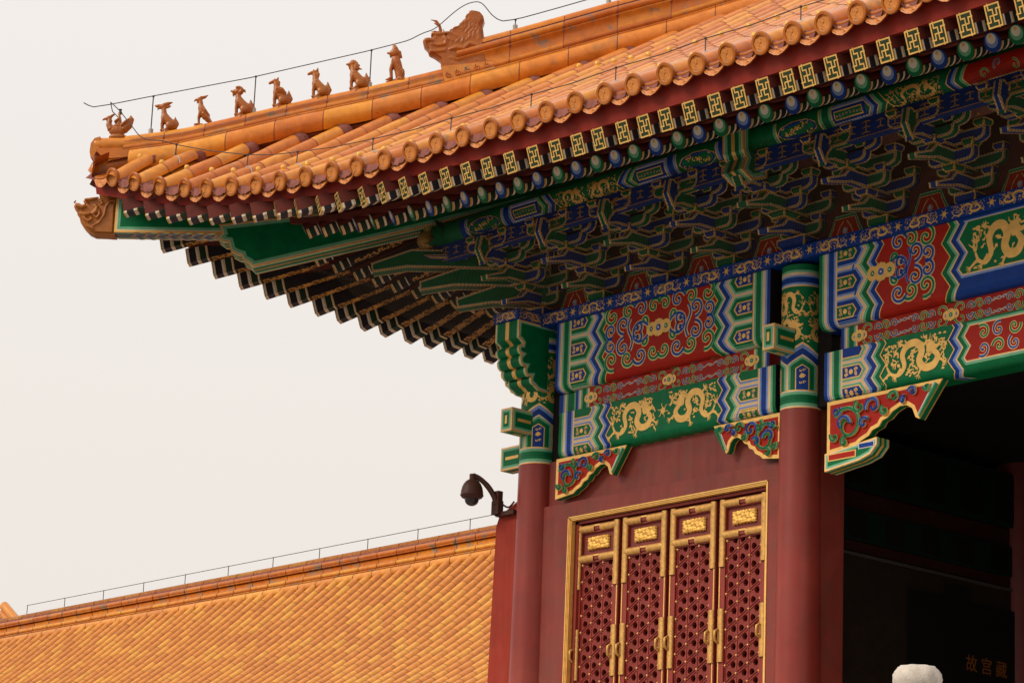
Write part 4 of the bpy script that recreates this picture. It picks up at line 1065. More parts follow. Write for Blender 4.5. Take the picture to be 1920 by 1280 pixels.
purlin(lambda p: p, X1-1.5, 14, 300, True); purlin(mir, X1-1.5, X1+11, 340, False)

# ================================================================ rafters
def frame_at(s, fn, a, z, ang):
    o = fn(Vector((X1+s, -a, z))); e = fn(Vector((X1+s-math.sin(ang), -a-math.cos(ang), z)))-o   # outward, level
    return o, e
def fly_rafter(s, fn, vine):
    ang = fan(s); a = eave_a(s); zb = eave_z(s); w_, h_ = .225, (.30 if s > 1.5 else max(.25, .30-.05*(1.5-s)/2)); sl = math.atan(.50 if s > 1 else max(.30, .50-.05*(1-s)))
    o, out = frame_at(s, fn, a, zb, ang); inn = -out; ax = (inn*math.cos(sl)+Vector((0, 0, math.sin(sl)))).normalized()
    side = Vector((0, 0, 1)).cross(out).normalized()
    if side.dot(Vector((1, 0, 0))+Vector((0, -1, 0))) < 0: side = -side      # towards the courtyard/right
    upv = side.cross(ax).normalized(); upv = upv if upv.z > 0 else -upv
    upv = (upv*.75+Vector((0, 0, .25))).normalized()
    if fn is mir: o = o+side*0
    O = o+side*(w_/2)       # the measured point is the corner nearer the hip
    if fn is mir: O = o-side*(w_/2)
    run = (a-a2(s))/math.cos(ang)+.12; L = min(run/math.cos(sl), 2.3)
    def P(l, c, u): return O+ax*l+side*c+upv*u
    mb = MB()
    c8 = [[P(l, c, u) for c, u in ((-w_/2, 0), (w_/2, 0), (w_/2, h_), (-w_/2, h_))] for l in (0, L)]
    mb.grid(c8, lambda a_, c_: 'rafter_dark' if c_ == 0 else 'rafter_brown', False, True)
    mb.poly(c8[0], 'swastika_green'); mb.poly(c8[1], 'rafter_brown')
    fr = .93 if fn is mir else (.15 if s < -1 else (.45 if s > 2 else .15+.30*(s+1)/3))
    # lower half of the flanks dark with hoops near the end; same on the underside
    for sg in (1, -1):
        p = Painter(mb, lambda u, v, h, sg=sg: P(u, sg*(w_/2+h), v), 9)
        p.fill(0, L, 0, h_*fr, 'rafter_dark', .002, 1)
        for x0_, x1_, mt in ((.0, .022, 'gold'), (.022, .05, 'cream'), (.05, .165, 'rafter_dark'), (.165, .20, 'cream'), (.20, .215, 'gold'), (.215, .225, 'cream'), (.225, .335, 'rafter_green'), (.335, .352, 'cream'), (.352, .37, 'gold')):
            p.fill(x0_, x1_, 0, h_*fr, mt, .004, 1)
    p = Painter(mb, lambda u, v, h: P(u, v, -h), 9)
    for x0_, x1_, mt in ((.0, .022, 'gold'), (.022, .05, 'cream'), (.05, .165, 'rafter_dark'), (.165, .20, 'cream'), (.20, .215, 'gold'), (.215, .225, 'cream'), (.225, .335, 'rafter_green'), (.335, .352, 'cream'), (.352, .37, 'gold')):
        p.fill(x0_, x1_, -w_/2, w_/2, mt, .003, 1)
    if vine:
        x = .44; k = 0
        while x < L-.1:
            for sg in (1, -1):
                for q in range(4): p.ribbon(spiral(x+q*.078, sg*w_*.27, .038, q*1.7, .8, sg), .030, 'vine_gold', .005)
            p.ribbon([(x-.03, 0), (x+.24, 0)], .022, 'vine_gold', .005)
            p.disk(x+.31, 0, .080, 'vine_gold', .006, 14, .3)
            x += .42
    # painted end: gilt border and interlocking key
    p = Painter(mb, lambda u, v, h: P(-h, u*(1 if fn is not mir else -1), v), 9)
    b_ = .020
    p.fill(-w_/2, w_/2, 0, b_, 'gold', .003, 1); p.fill(-w_/2, w_/2, h_-b_, h_, 'gold', .003, 1); p.fill(-w_/2, -w_/2+b_, 0, h_, 'gold', .003, 1); p.fill(w_/2-b_, w_/2, 0, h_, 'gold', .003, 1)
    g = .018; qx, qz = w_*.24, h_*.25; m_ = h_/2
    for (ax_, az_, bx_, bz_) in ((0, -qz, 0, qz), (-qx, 0, qx, 0), (0, qz, -qx*1.1, qz), (-qx*1.1, qz, -qx*1.1, h_/2), (0, -qz, qx*1.1, -qz), (qx*1.1, -qz, qx*1.1, -h_/2), (-qx, 0, -qx, -qz), (-qx, -qz, -w_/2, -qz), (qx, 0, qx, qz), (qx, qz, w_/2, qz)):
        if ax_ == bx_: p.fill(ax_-g/2, ax_+g/2, m_+min(az_, bz_)-g/2, m_+max(az_, bz_)+g/2, 'gold', .0045, 1)
        else: p.fill(min(ax_, bx_)-g/2, max(ax_, bx_)+g/2, m_+az_-g/2, m_+az_+g/2, 'gold', .0045, 1)
    return hp(mb, 'flying_rafter')
for i, s in enumerate(FLY): fly_rafter(s, lambda p: p, s < 1)
for i, s in enumerate([q for q in FLY if q < 8.5]): fly_rafter(s-.1, mir, True)
def round_rafter(s, fn, i):
    ang = fan(s); a = a2(s); zc = z2(s); r = .128; sl = math.atan(.50)
    o, out = frame_at(s, fn, a, zc, ang); ax = (-out*math.cos(sl)+Vector((0, 0, math.sin(sl)))).normalized()
    L = min((a+.5)/math.cos(ang)/math.cos(sl), 4.2)
    side = Vector((0, 0, 1)).cross(out).normalized(); side = side if side.dot(PN) > 0 else -side
    upv = side.cross(ax).normalized(); upv = upv if upv.z > 0 else -upv
    def P(l, an, h): return o+ax*l+(side*math.sin(an)-upv*math.cos(an))*(r+h)      # an = 0 at the underside
    mb = MB(); n = 20
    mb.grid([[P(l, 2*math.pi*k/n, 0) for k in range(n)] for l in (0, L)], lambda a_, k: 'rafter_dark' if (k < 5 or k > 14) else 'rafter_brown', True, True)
    p = Painter(mb, lambda u, v, h: P(u, v/r, h), .05); q = p
    for x0_, x1_, mt in ((.015, .05, 'gold'), (.05, .06, 'cream'), (.06, .15, 'rafter_green'), (.15, .18, 'cream'), (.18, .19, 'gold'), (.19, .29, 'rafter_dark'), (.29, .31, 'cream')):
        q.fill(x0_, x1_, -r*1.45, r*1.45, mt, .003, 10)
    x = .42
    while x < L-.3:
        for sg in (1, -1):
            for k in range(4): p.ribbon(spiral(x+k*.07, sg*.07, .036, k*1.7, .8, sg), .032, 'vine_gold', .005)
        p.disk(x+.30, 0, .080, 'vine_gold', .006, 14, .35); x += .42
    col = 'green' if i % 2 == 0 else 'blue'
    def disc(rad, dz, mt, h, rim=False):
        mb.poly([o-ax*h+upv*dz+side*(rad*math.cos(2*math.pi*k/28))+upv*(rad*math.sin(2*math.pi*k/28)) for k in range(28)], mt)
    disc(r+.004, 0, col, .002); disc(r*.76, r*.20, 'light_'+col, .005); disc(r*.54, r*.40, 'cream', .008); disc(r*.20, r*.64, 'gold', .012)
    return hp(mb, 'round_rafter')
for i, s in enumerate(RND): round_rafter(s, lambda p: p, i)
for i, s in enumerate([q for q in RND if q < 8]): round_rafter(s-.1, mir, i)
# boards: sheathing over both rafter layers, the fillet over the round rafters, the red fascia
def boards(fn):
    ss = [-5.05+.2*i for i in range(102)]
    mb = MB(); rows = []
    for s in ss:
        a, z = eave_a(s), eave_z(s); b = a2(s); zz = z2(s)
        c_ = min(1.6, max(.15, 5.05+s)); sl_ = .50 if s > 1 else max(.30, .50-.05*(1-s)); rows.append([fn(Vector((X1+s, -a+.02, z+.312))), fn(Vector((X1+s, -a+min(c_, a-b+.2), z+.312+min(c_, a-b+.2)*sl_)))])
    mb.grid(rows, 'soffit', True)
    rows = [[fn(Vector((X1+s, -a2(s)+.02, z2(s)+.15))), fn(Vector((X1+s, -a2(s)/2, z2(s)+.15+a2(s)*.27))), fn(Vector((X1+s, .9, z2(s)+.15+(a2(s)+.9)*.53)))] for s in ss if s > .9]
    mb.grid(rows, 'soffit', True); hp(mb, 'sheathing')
    mb = MB(); rows = []
    for s in ss:
        if s < -2.6: continue
        b, zz = a2(s), z2(s); rows.append([fn(Vector((X1+s, y, z_))) for y, z_ in ((-b-.035, zz+.235), (-b-.035, zz+.125+.012*math.sin(s*7)), (-b+.05, zz+.135), (-b+.05, zz+.25))])
    mb.grid(rows, 'rafter_brown', False, True); hp(mb, 'eave_fillet')
    mb = MB(); rows = []
    for s in ss:
        a, z = eave_a(s), eave_z(s); zt = tile_z(s)-.10
        rows.append([fn(Vector((X1+s, y, z_))) for y, z_ in ((-a-.075, z+.305), (-a-.13, zt-.02), (-a+.0, zt+.06), (-a+.03, z+.32))])
    mb.grid(rows, 'fascia_red', False, True); hp(mb, 'fascia_board')
boards(lambda p: p); boards(mir)
# ---- corner beams
mb = MB()
def dpoly(pts): return [(-t*math.sqrt(2), z) for t, z in pts]
cb = dpoly([(-4.97, 15.56), (-4.97, 16.15), (-1.2, 16.62), (-1.2, 16.1), (-3.74, 15.57)])
mb.framed(cb[::-1], (X1, 0, 0), -D_, (0, 0, 1), PN, .40, ((.035, 'gold'), (.012, 'white_line'), (.045, 'light_green')), 'green', 'wave_grey')
for k in range(9):   # scale waves on the underside
    t0 = 4.9*math.sqrt(2)-.17-k*.19
    f = lambda u, v, h: Vector((X1, 0, 0))-D_*u+PN*v+Vector((0, 0, 15.558-h))
    p = Painter(mb, f, 9)
    P_ = [(t0-.13, -.185), (t0-.06, -.14), (t0-.06, -.07), (t0+.015, 0), (t0-.06, .07), (t0-.06, .14), (t0-.13, .185)]
    p.ribbon(P_, .040, 'old_gold', .004); p.ribbon([(a-.035, b) for a, b in P_], .024, 'light_blue', .0055)
hp(mb, 'corner_beam', label='upper corner beam, green with gilt edge and grey wave pattern below')
mb = MB()
end = [(-3.76, 15.72), (-3.72, 15.58), (-3.77, 15.50), (-3.70, 15.43), (-3.64, 15.42), (-3.62, 15.33), (-3.60, 15.27), (-3.53, 15.22), (-3.48, 15.20), (-3.46, 15.13), (-3.38, 15.07), (-3.34, 15.01)]
cb = dpoly(end+[(-1.45, 15.72), (.5, 16.5), (.5, 17.0), (-1.3, 16.2)])
mb.framed(cb[::-1], (X1, 0, 0), -D_, (0, 0, 1), PN, .42, ((.030, 'gold'), (.010, 'white_line'), (.05, 'light_green')), 'green', 'green', (.05, 'old_gold'))
hp(mb, 'corner_beam', label='lower corner beam with scalloped green end')

# ================================================================ roof
def roof_half(fn, front):
    rp = empty('roof', (0, 0, 0), parent=hall, label='front tiled roof slope' if front else 'side tiled roof slope'); rp.location = (0, 0, -FLOOR+16); 
    def put(mb, name): 
        o = mb.build(name, None, None, fn); o.parent = rp; o.location = -parent_world(rp); return o
    rows = ROWS; ymax = 7.0
    # bed: shallow channels between the rows
    mb = MB(); edges = [-11.0]+rows+[9.6]
    for i in range(len(rows)-1):
        xa, xb = rows[i], rows[i+1]; xm = (xa+xb)/2; ys_, ye_ = tile_y(xm-X1), min(ymax, xm-X1+.2)
        if ye_ < ys_+.3: ye_ = ys_+.3
        n = max(2, int((ye_-ys_)/.26))
        for j in range(n):
            y0, y1 = ys_+(ye_-ys_)*j/n, ys_+(ye_-ys_)*(j+1)/n+.03
            rws = []
            for y, dz in ((y0, .02), (y1, 0)):
                rws.append([(xa+(xb-xa)*k/4, y, bed(xa+(xb-xa)*k/4, y)+dz-.06*(1-((k-2)/2)**2)-.03) for k in range(5)])
            mb.grid(rws, 'tile_glaze', True)
    mb.grid([[(x, y, bed(x, y)-.09) for y in [tile_y(x-X1)+.04]+[tile_y(x-X1)+.04+(max(tile_y(x-X1)+.4, min(ymax, x-X1+.3))-tile_y(x-X1))*k/8 for k in range(1, 9)]] for x in [-10.9+.3*i for i in range(70)]], 'mortar', True)
    put(mb, 'tile_channels')
    # rows of half-round tiles
    mb = MB(); rt_ = .136
    for x in rows:
        ys_ = tile_y(x-X1)-.07; ye_ = min(ymax, x-X1-.36)
        if ye_ < ys_+.25: ye_ = ys_+.25
        def path(y): return Vector((x, y, bed(x, y)+.045))
        L = ye_-ys_; n = max(1, int(round(L/.54))); seg = L/n
        off = rnd.uniform(-.012, .012)
        for j in range(n):
            y0, y1 = ys_+seg*j+(off if j else 0), ys_+seg*(j+1)-.012+off*(1 if j < n-1 else 0)
            rws = []
            for y, rr in ((y0, rt_), (y0+.5*(y1-y0), rt_-.001), (y1, rt_-.004)):
                c = path(y); t = (path(y+.05)-path(y-.05)).normalized(); sx = Vector((1, 0, 0)); upn = sx.cross(t).normalized(); upn = upn if upn.z > 0 else -upn
                rws.append([c+sx*(rr*math.cos(math.pi*(k/12*1.24-.12)))+upn*(rr*math.sin(math.pi*(k/12*1.24-.12))) for k in range(13)])
            mb.grid(rws, 'tile_glaze', True)
            if j < n-1:   # pointing at the joint
                rws = []
                for y in (y1-.006, y1+.014):
                    c = path(y); rws.append([c+sx*((rt_-.0005)*math.cos(math.pi*(k/12*1.24-.12)))+upn*((rt_-.0005)*math.sin(math.pi*(k/12*1.24-.12))) for k in range(13)])
                mb.grid(rws, 'pointing', True)
        if x-X1-.36 < ymax:    # mortar shoulder against the hip
            c = path(ye_); d = (path(ye_+.1)-path(ye_)).normalized()
            mb.ell(c+d*.10+Vector((-.02, 0, -.02)), (.22, .16, .17), 'mortar', 12, 6)
        # mortar fill between the rows at the eave
        i_ = rows.index(x)
        if i_ < len(rows)-1:
            xb_ = rows[i_+1]; y0 = ys_+.06; y0 = ys_+.03; xs0, xs1 = x+.11, xb_-.11; mb.grid([[(xs0+(xs1-xs0)*k/8, y0+dy, tile_z(xs0+(xs1-xs0)*k/8-X1)-.07+dz-.04*(1-((k-4)/4)**2)+.010*math.sin(k*2.3+x)) for k in range(9)] for dy, dz in ((0, -.06), (.02, .065), (.15, .095), (.34, .05))], 'mortar', True)
        for sx_ in (-1, 1):
            y0 = ys_; mb.poly([(x+sx_*.135, y0-.01, bed(x, y0)+.02), (x+sx_*.20, y0+.02, bed(x, y0)-.055), (x+sx_*.17, y0+.25, bed(x, y0+.25)-.05), (x+sx_*.125, y0+.25, bed(x, y0+.25)+.0)], 'mortar')
    put(mb, 'tile_rows')
    if not front:
        mb = MB()
        for x in rows[:8]:
            pass
        return rp
    # round eave tiles, drip tiles, nail caps: one mesh each, copied along the eave
    sl = math.atan(.55)
    mbc = MB(); r = .156
    Mx = Matrix.Rotation(R(16), 3, 'X')
    def tilt(p): return Mx @ Vector(p)
    ringp = [(0, 0, 0)]
    def circ(rad, yy, n=28): return [tilt((rad*math.cos(2*math.pi*k/n), yy, rad*math.sin(2*math.pi*k/n))) for k in range(n)]
    mbc.grid([circ(r-.02, .05), circ(r-.004, .03), circ(r+.002, -.012)], 'tile_rim', True, True)
    mbc.grid([circ(r+.002, -.012), circ(r-.008, -.022), circ(r-.040, -.022)], 'tile_rim', False, True); mbc.grid([circ(r-.040, -.022), circ(r-.046, -.006)], 'tile_rim', False, True)
    rg = random.Random(3); rowsr = []
    for k in range(0, 9):
        rr = (r-.046)*(1-k/8); row = []
        for q in range(28):
            a = 2*math.pi*q/28; hgt = -.006-.012*max(0, math.sin(3*a+rr*70)*math.cos(rr*95+2*math.sin(a*2)))
            row.append(tilt((rr*math.cos(a), hgt, rr*math.sin(a))))
        rowsr.append(row)
    mbc.grid(rowsr, 'tile_face', True, True)
    mbd = MB(); wd = .245
    top = [(-wd+2*wd*k/12, .05-.055*(1-((k-6)/6)**2)) for k in range(13)]
    def lob(k):
        u = (k-6)/6; e = .160*(1-abs(u)**2.4)+.006*(1 if k in (2, 4, 8, 10) else 0)
        return -(e+.02)-(.016 if k == 6 else (.006 if k in (5, 7) else 0))
    bot = [(-wd*.96+2*wd*.96*k/12, lob(k)+.035) for k in range(13)]
    nz = 7; rws = []
    for j in range(nz+1):
        row = []
        for k in range(13):
            a, b = top[k], bot[k]; t = j/nz; x_ = a[0]+(b[0]-a[0])*t; z_ = a[1]+(b[1]-a[1])*t
            e = 0 < j < nz-1 and 1 < k < 11
            row.append((x_, -.02-.030*t-(.014*max(0, math.sin(k*1.35+2.2*math.sin(j*1.1)))*(1 if e else 0)), z_))
        rws.append(row)
    mbd.grid(rws, 'tile_face', False)
    mbd.grid([[(p[0], p[1], p[2]) for p in rws[-1]], [(p[0], p[1]+.035, p[2]+.01) for p in rws[-1]]], 'tile_rim', False)
    mbd.grid([[(p[0], p[1], p[2]) for p in rws[0]], [(p[0], p[1]-.018, p[2]+.012) for p in rws[0]], [(p[0], p[1]-.010, p[2]+.04) for p in rws[0]], [(p[0], p[1]+.22, p[2]+.16) for p in rws[0]]], 'tile_rim', True)
    mbn = MB(); mbn.lathe([(.048, -.02), (.048, .018), (.046, .040), (.036, .062), (.016, .074), (.0, .076)], (0, 0, 0), 'relief_gold', 8, False)
    first = {}
    def place(kind, mbx, loc, rz=0, rx=0):
        if kind not in first:
            o = mbx.build(kind, None); first[kind] = o
        else:
            o = first[kind].copy(); COL.objects.link(o)
        o.parent = rp; o.location = Vector(loc)-parent_world(rp); o.rotation_euler = (rx, 0, rz); return o
    for i, x in enumerate(rows):
        s = x-X1; y = tile_y(s); z = tile_z(s); sk = R(max(0, -s-1)*1.2)
        place('round_end_tile', mbc, (x, y-.085, z-.035), -R(3)*0+R(rnd.uniform(-2, 2)), R(rnd.uniform(-2, 2)))
        place('nail_cap', mbn, (x, y+.42, bed(x, y+.42)+.045+.134), rnd.uniform(0, 1), R(28))
        if x > -4.7: place('nail_cap', mbn, (x, -1.0+max(0, -2-x)*.25, bed(x, -1.0+max(0, -2-x)*.25)+.045+.134), rnd.uniform(0, 1), R(28))
        if i < len(rows)-1:
            xm = (x+rows[i+1])/2; sm = xm-X1; place('drip_tile', mbd, (xm, tile_y(sm)+.0, tile_z(sm)-.100), 0, 0)
    xm = rows[0]-.30; place('drip_tile', mbd, (xm, tile_y(xm-X1)+.01, tile_z(xm-X1)-.07), 0, 0)
    c_ = diag(-5.22, 16.70); place('drip_tile', mbd, (c_.x+.10, c_.y-.16, 16.66), R(-30), 0)
    return rp
roof = roof_half(lambda p: p, True); roof_half(mir, False)
mb = MB(); mb.grid([[(-8, 10, 17), (26, 10, 17)], [(X1+7, 7, 21.4), (26, 7, 21.4)], [(X1+7.5, 8, 22.5), (26, 8, 22.5)]], 'mortar', False); hp(mb, 'roof_core')

# ---- hip ridge
ZD = ([-5.3, -4.734, -4.336, -3.919, -3.427, -2.935, -2.092, -1.091, -.232, .751, 1.458, 1.857, 4, 8], [16.86, 16.985, 17.07, 17.22, 17.41, 17.6, 17.89, 18.28, 18.655, 19.10, 19.40, 19.6, 20.65, 22.7])
def zd(t): return interp(t, *ZD)
def ridge(t0, t1, prof, seam, off=0):
    mb = MB(); t = t0; first_ = True
    while t < t1-1e-3:
        te = min(t+seam, t1)
        for piece in prof:
            mt, pts = piece
            ts = [t, (t+te)/2, te-.010]
            rws = [[diag(tt, zd(tt)+z, q) for q, z in pts] for tt in ts]
            mb.grid(rws, mt, True)
            rws = [[diag(tt, zd(tt)+z*.985-.002, q*.985) for q, z in pts] for tt in (te-.02, min(te+.01, t1))]
            if te < t1-1e-3: mb.grid(rws, 'mortar', True)
        t = te
    return mb
def arcp(cq, cz, r, a0, a1, n=8): return [(cq+r*math.cos(R(a0+(a1-a0)*i/n)), cz+r*math.sin(R(a0+(a1-a0)*i/n))) for i in range(n+1)]
def both(pts): return pts, [(-q, z) for q, z in pts]
def sym(mt, pts): a, b = both(pts); return [(mt, a), (mt, b)]
base = sym('tile_glaze', arcp(.17, -.19, .20, -60, 75, 9))+sym('ridge_glaze', [(.235, -.005), (.245, .012), (.235, .028), (.15, .032)])+sym('mortar', [(.165, .028), (.160, .05)])
low = sym('ridge_glaze', arcp(.115, .085, .055, -80, 80, 6))+sym('ridge_glaze', [(.120, .138), (.108, .165), (.122, .19), (.122, .205)])+sym('mortar', [(.122, .205), (.098, .235)])+[('tile_glaze', arcp(0, .225, .105, -5, 185, 10))]
high = sym('ridge_glaze', arcp(.125, .105, .065, -80, 80, 6))+sym('ridge_glaze', [(.130, .165), (.118, .18), (.118, .36), (.155, .385), (.16, .41), (.13, .415)])+sym('ridge_glaze', arcp(.125, .475, .065, -85, 85, 6))+sym('mortar', [(.125, .54), (.10, .575)])+[('tile_glaze', arcp(0, .585, .115, -5, 185, 10))]
mb = ridge(-4.85, 7.4, base, .56); hp(mb, 'ridge_base_course')
hp(ridge(-4.95, -1.12, low, .47), 'hip_ridge', label='low outer part of the hip ridge'); hp(ridge(-1.12, 7.4, high, .62), 'hip_ridge', label='tall inner part of the hip ridge')
# end pieces of the ridge over the corner
mb = MB()
mb.tube([diag(-4.70, 17.16), diag(-4.95, 17.115), diag(-5.20, 17.10), diag(-5.285, 17.095), diag(-5.30, 17.09)], [.110, .125, .130, .130, .118], 'tile_glaze', 20)
mb.framed([(7.40, 17.22), (7.49, 17.19), (7.545, 17.10), (7.555, 16.95), (7.53, 16.85), (7.49, 16.84), (7.46, 16.93), (7.40, 17.02)], (X1, 0, 0), -D_, (0, 0, 1), PN, .24, ((.01, 'ridge_glaze'),), 'ridge_glaze', 'ridge_glaze')
hp(mb, 'ridge_end_cap')
mb = MB()
mb.framed([(6.45, 17.05), (7.44, 17.0), (7.43, 16.95), (7.36, 16.885), (7.26, 16.845), (7.18, 16.835), (6.45, 16.92)], (X1, 0, 0), -D_, (0, 0, 1), PN, .32, ((.018, 'ridge_glaze'),), 'ridge_glaze', 'ridge_glaze')
mb.framed([(6.5, 16.90), (7.17, 16.84), (7.13, 16.73), (6.5, 16.79)], (X1, 0, 0), -D_, (0, 0, 1), PN, .27, ((.014, 'ridge_glaze'),), 'tile_face', 'ridge_glaze')
mb.framed([(6.45, 16.80), (7.08, 16.75), (7.06, 16.58), (6.45, 16.58)], (X1, 0, 0), -D_, (0, 0, 1), PN, .20, ((.01, 'mortar'),), 'mortar', 'mortar')
p = Painter(mb, lambda u, v, h: Vector((X1, 0, 0))-D_*u+PN*(.136+h)+Vector((0, 0, v)), 9)
for k in range(3):
    P_ = spiral(6.68+k*.17, 16.835-.015*k, .040, 1.2, 1.3, 1); mb.tube([p.fn(a, b, .003) for a, b in P_], .010, 'ridge_glaze', 5)
hp(mb, 'scroll_tile')
mb = MB()   # glazed sleeve under the corner tiles
mb.tube([diag(-5.31, 16.60), diag(-5.27, 16.66), diag(-5.1, 16.73), diag(-4.5, 16.93)], [.10, .155, .165, .165], 'ridge_glaze', 16)
mb.framed([(6.86, 16.10), (7.32, 16.10), (7.40, 16.5), (6.86, 16.5)], (X1, 0, 0), -D_, (0, 0, 1), PN, .16, ((.01, 'clay_head'),), 'clay_head', 'fascia_red'); hp(mb, 'corner_sleeve_tile')

# ================================================================ glazed figures on the ridge
def remesh(o, vox, sm=2, mat=None):
    m = o.modifiers.new('r', 'REMESH'); m.mode = 'VOXEL'; m.voxel_size = vox; m.use_smooth_shade = True
    s_ = o.modifiers.new('s', 'SMOOTH'); s_.factor = .5; s_.iterations = sm
    dg = bpy.context.evaluated_depsgraph_get(); me = bpy.data.meshes.new_from_object(o.evaluated_get(dg)); o.modifiers.clear()
    old = o.data; o.data = me; bpy.data.meshes.remove(old)
    if mat: me.materials.clear(); me.materials.append(MAT[mat])
    for p in me.polygons: p.use_smooth = True; p.material_index = 0
    return o
def ztop(t):
    zl = zd(t)+(.33 if t < -1.12 else .70)
    return zl
class Fig:
    """local axes: f = forwards (down the ridge), z up, q across"""
    def __init__(s): s.mb = MB()
    def P(s, f, z, q=0): return Vector((-f*D_.x+q*PN.x, -f*D_.y+q*PN.y, z))
    def t(s, pts, rad, n=8): s.mb.tube([s.P(*p) for p in pts], rad, 'figure_glaze', n)
    def e(s, f, z, q, rf, rz, rq=None, tilt=0):
        rq = rq or rf
        M = Matrix(((-D_.x, PN.x, 0), (-D_.y, PN.y, 0), (0, 0, 1)))
        Rm = Matrix.Rotation(tilt, 3, 'Y')
        s.mb.ell(s.P(f, z, q), (rf, rq, rz), 'figure_glaze', 12, 8, M @ Rm)
    def sitting(s, k=1.0, neck=.0, thick=1.0):
        P = lambda *a: a
        s.e(-.10*k, .13*k, 0, .10*k*thick, .105*k, .085*k)                      # haunch
        s.t([(-.09*k, .15*k), (-.02*k, .22*k), (.035*k, .30*k+neck*.3)], [.085*k*thick, .080*k*thick, .066*k], 10)   # trunk rising to the chest
        s.e(.035*k, .26*k, 0, .062*k, .085*k, .065*k)
        s.t([(.03*k, .28*k), (.045*k, .37*k+neck), (.055*k, .43*k+neck)], [.060*k, .048*k, .042*k])
        for q in (-.042*k, .042*k):
            s.t([(.045*k, .24*k, q), (.062*k, .13*k, q), (.055*k, .03*k, q), (.085*k, .012*k, q)], [.036*k, .025*k, .024*k, .020*k], 7)
            s.e(-.075*k, .11*k, q*1.5, .07*k, .062*k, .032*k)
            s.t([(-.05*k, .07*k, q*1.4), (.0*k, .02*k, q*1.4), (.035*k, .016*k, q*1.4)], [.030*k, .024*k, .020*k], 7)
        s.t([(-.03*k, -.04, 0), (.0, .04, 0)], [.10*k, .07*k])
    def tail(s, k, style=0):
        s.t([(-.17*k, .06*k), (-.205*k, .15*k), (-.17*k, .24*k), (-.165*k, .30*k)], [.034*k, .042*k, .030*k, .006*k], 8)
        if style: s.t([(-.18*k, .08*k), (-.22*k, .17*k), (-.21*k, .23*k)], [.02*k, .03*k, .006*k])
    def build(s, name, t, label, dz=0, vox=.009, group='glazed figures in a row on the hip ridge', nod=.0):
        loc = Vector((X1+t, t, ztop(t)-.012+dz))
        o = s.mb.build(name, None); remesh(o, vox, 2, 'figure_glaze'); o.location = loc
        tag(o, label, 'roof figure', group); return o
# 0: small rider on a hen-like bird
F = Fig()
F.e(.02, .13, 0, .15, .10, .075); F.t([(.12, .15), (.17, .24), (.155, .32)], [.07, .05, .042]); F.e(.175, .345, 0, .052, .042, .035)
F.t([(.19, .345), (.26, .325), (.29, .30)], [.026, .020, .006]); F.t([(.15, .37), (.10, .41), (.08, .40)], [.028, .020, .008]); F.t([(.20, .32), (.21, .28)], [.016, .008])
F.t([(-.08, .14), (-.16, .22), (-.20, .34), (-.185, .40)], [.075, .07, .05, .008]); F.t([(-.04, .20, .06), (-.12, .27, .07), (-.17, .33, .06)], [.03, .025, .008]); F.t([(-.04, .20, -.06), (-.12, .27, -.07), (-.17, .33, -.06)], [.03, .025, .008])
F.e(.0, .02, 0, .16, .05, .07)
bird = F.build('ridge_figure', -5.04, 'bird ridden by a small robed rider, at the outermost end of the ridge')
F = Fig(); F.t([(0, .18), (.0, .30), (.002, .38)], [.050, .042, .026]); F.t([(.0, .33, .04), (.06, .29, .04), (.07, .26, .03)], [.02, .018, .016], 6); F.t([(.0, .33, -.04), (.06, .29, -.04), (.07, .26, -.03)], [.02, .018, .016], 6); F.e(.02, .21, 0, .08, .035, .06)
o = F.mb.build('rider', bird); remesh(o, .009, 2, 'figure_glaze'); o.location = (0, 0, 0)
F = Fig(); F.e(.004, .425, 0, .030, .040, .027); o = F.mb.build('rider_head', bird)
for p in o.data.polygons: p.use_smooth = True
o.data.materials.clear(); paint('rider_skin', (.62, .34, .18), .5); o.data.materials.append(MAT['rider_skin'])
F = Fig(); F.e(-.008, .440, 0, .032, .034, .030); F.e(-.010, .480, 0, .016, .018, .016); F.t([(-.03, .50), (.025, .498)], [.012, .012], 6); o = F.mb.build('rider_hair', bird)
paint('rider_black', (.03, .015, .012), .4); o.data.materials.clear(); o.data.materials.append(MAT['rider_black'])
def scales(F, k):
    for i in range(7):
        for j in range(5):
            F.e(.05*k-.025*i*k, .30*k-.025*i*k-.02*j*k, .058*k*math.cos((j-2)*.5), .016*k, .014*k, .010*k)
            F.e(.05*k-.025*i*k, .30*k-.025*i*k-.02*j*k, -.058*k*math.cos((j-2)*.5), .016*k, .014*k, .010*k)
# 1: dragon
F = Fig(); F.sitting(.95, .0); F.tail(.9, 1); scales(F, .95)
F.e(.075, .44, 0, .06, .045, .042); F.t([(.09, .45), (.15, .455), (.185, .445)], [.036, .028, .022]); F.e(.19, .455, 0, .02, .018, .018); F.t([(.10, .42), (.15, .405), (.155, .37)], [.022, .016, .006])
F.t([(.06, .46), (-.02, .50), (-.09, .52)], [.045, .030, .010]); F.t([(.04, .43), (-.03, .44), (-.07, .46)], [.03, .022, .008])
F.build('ridge_figure', -4.49, 'scaly dragon with swept-back horns, first seated beast behind the bird rider')
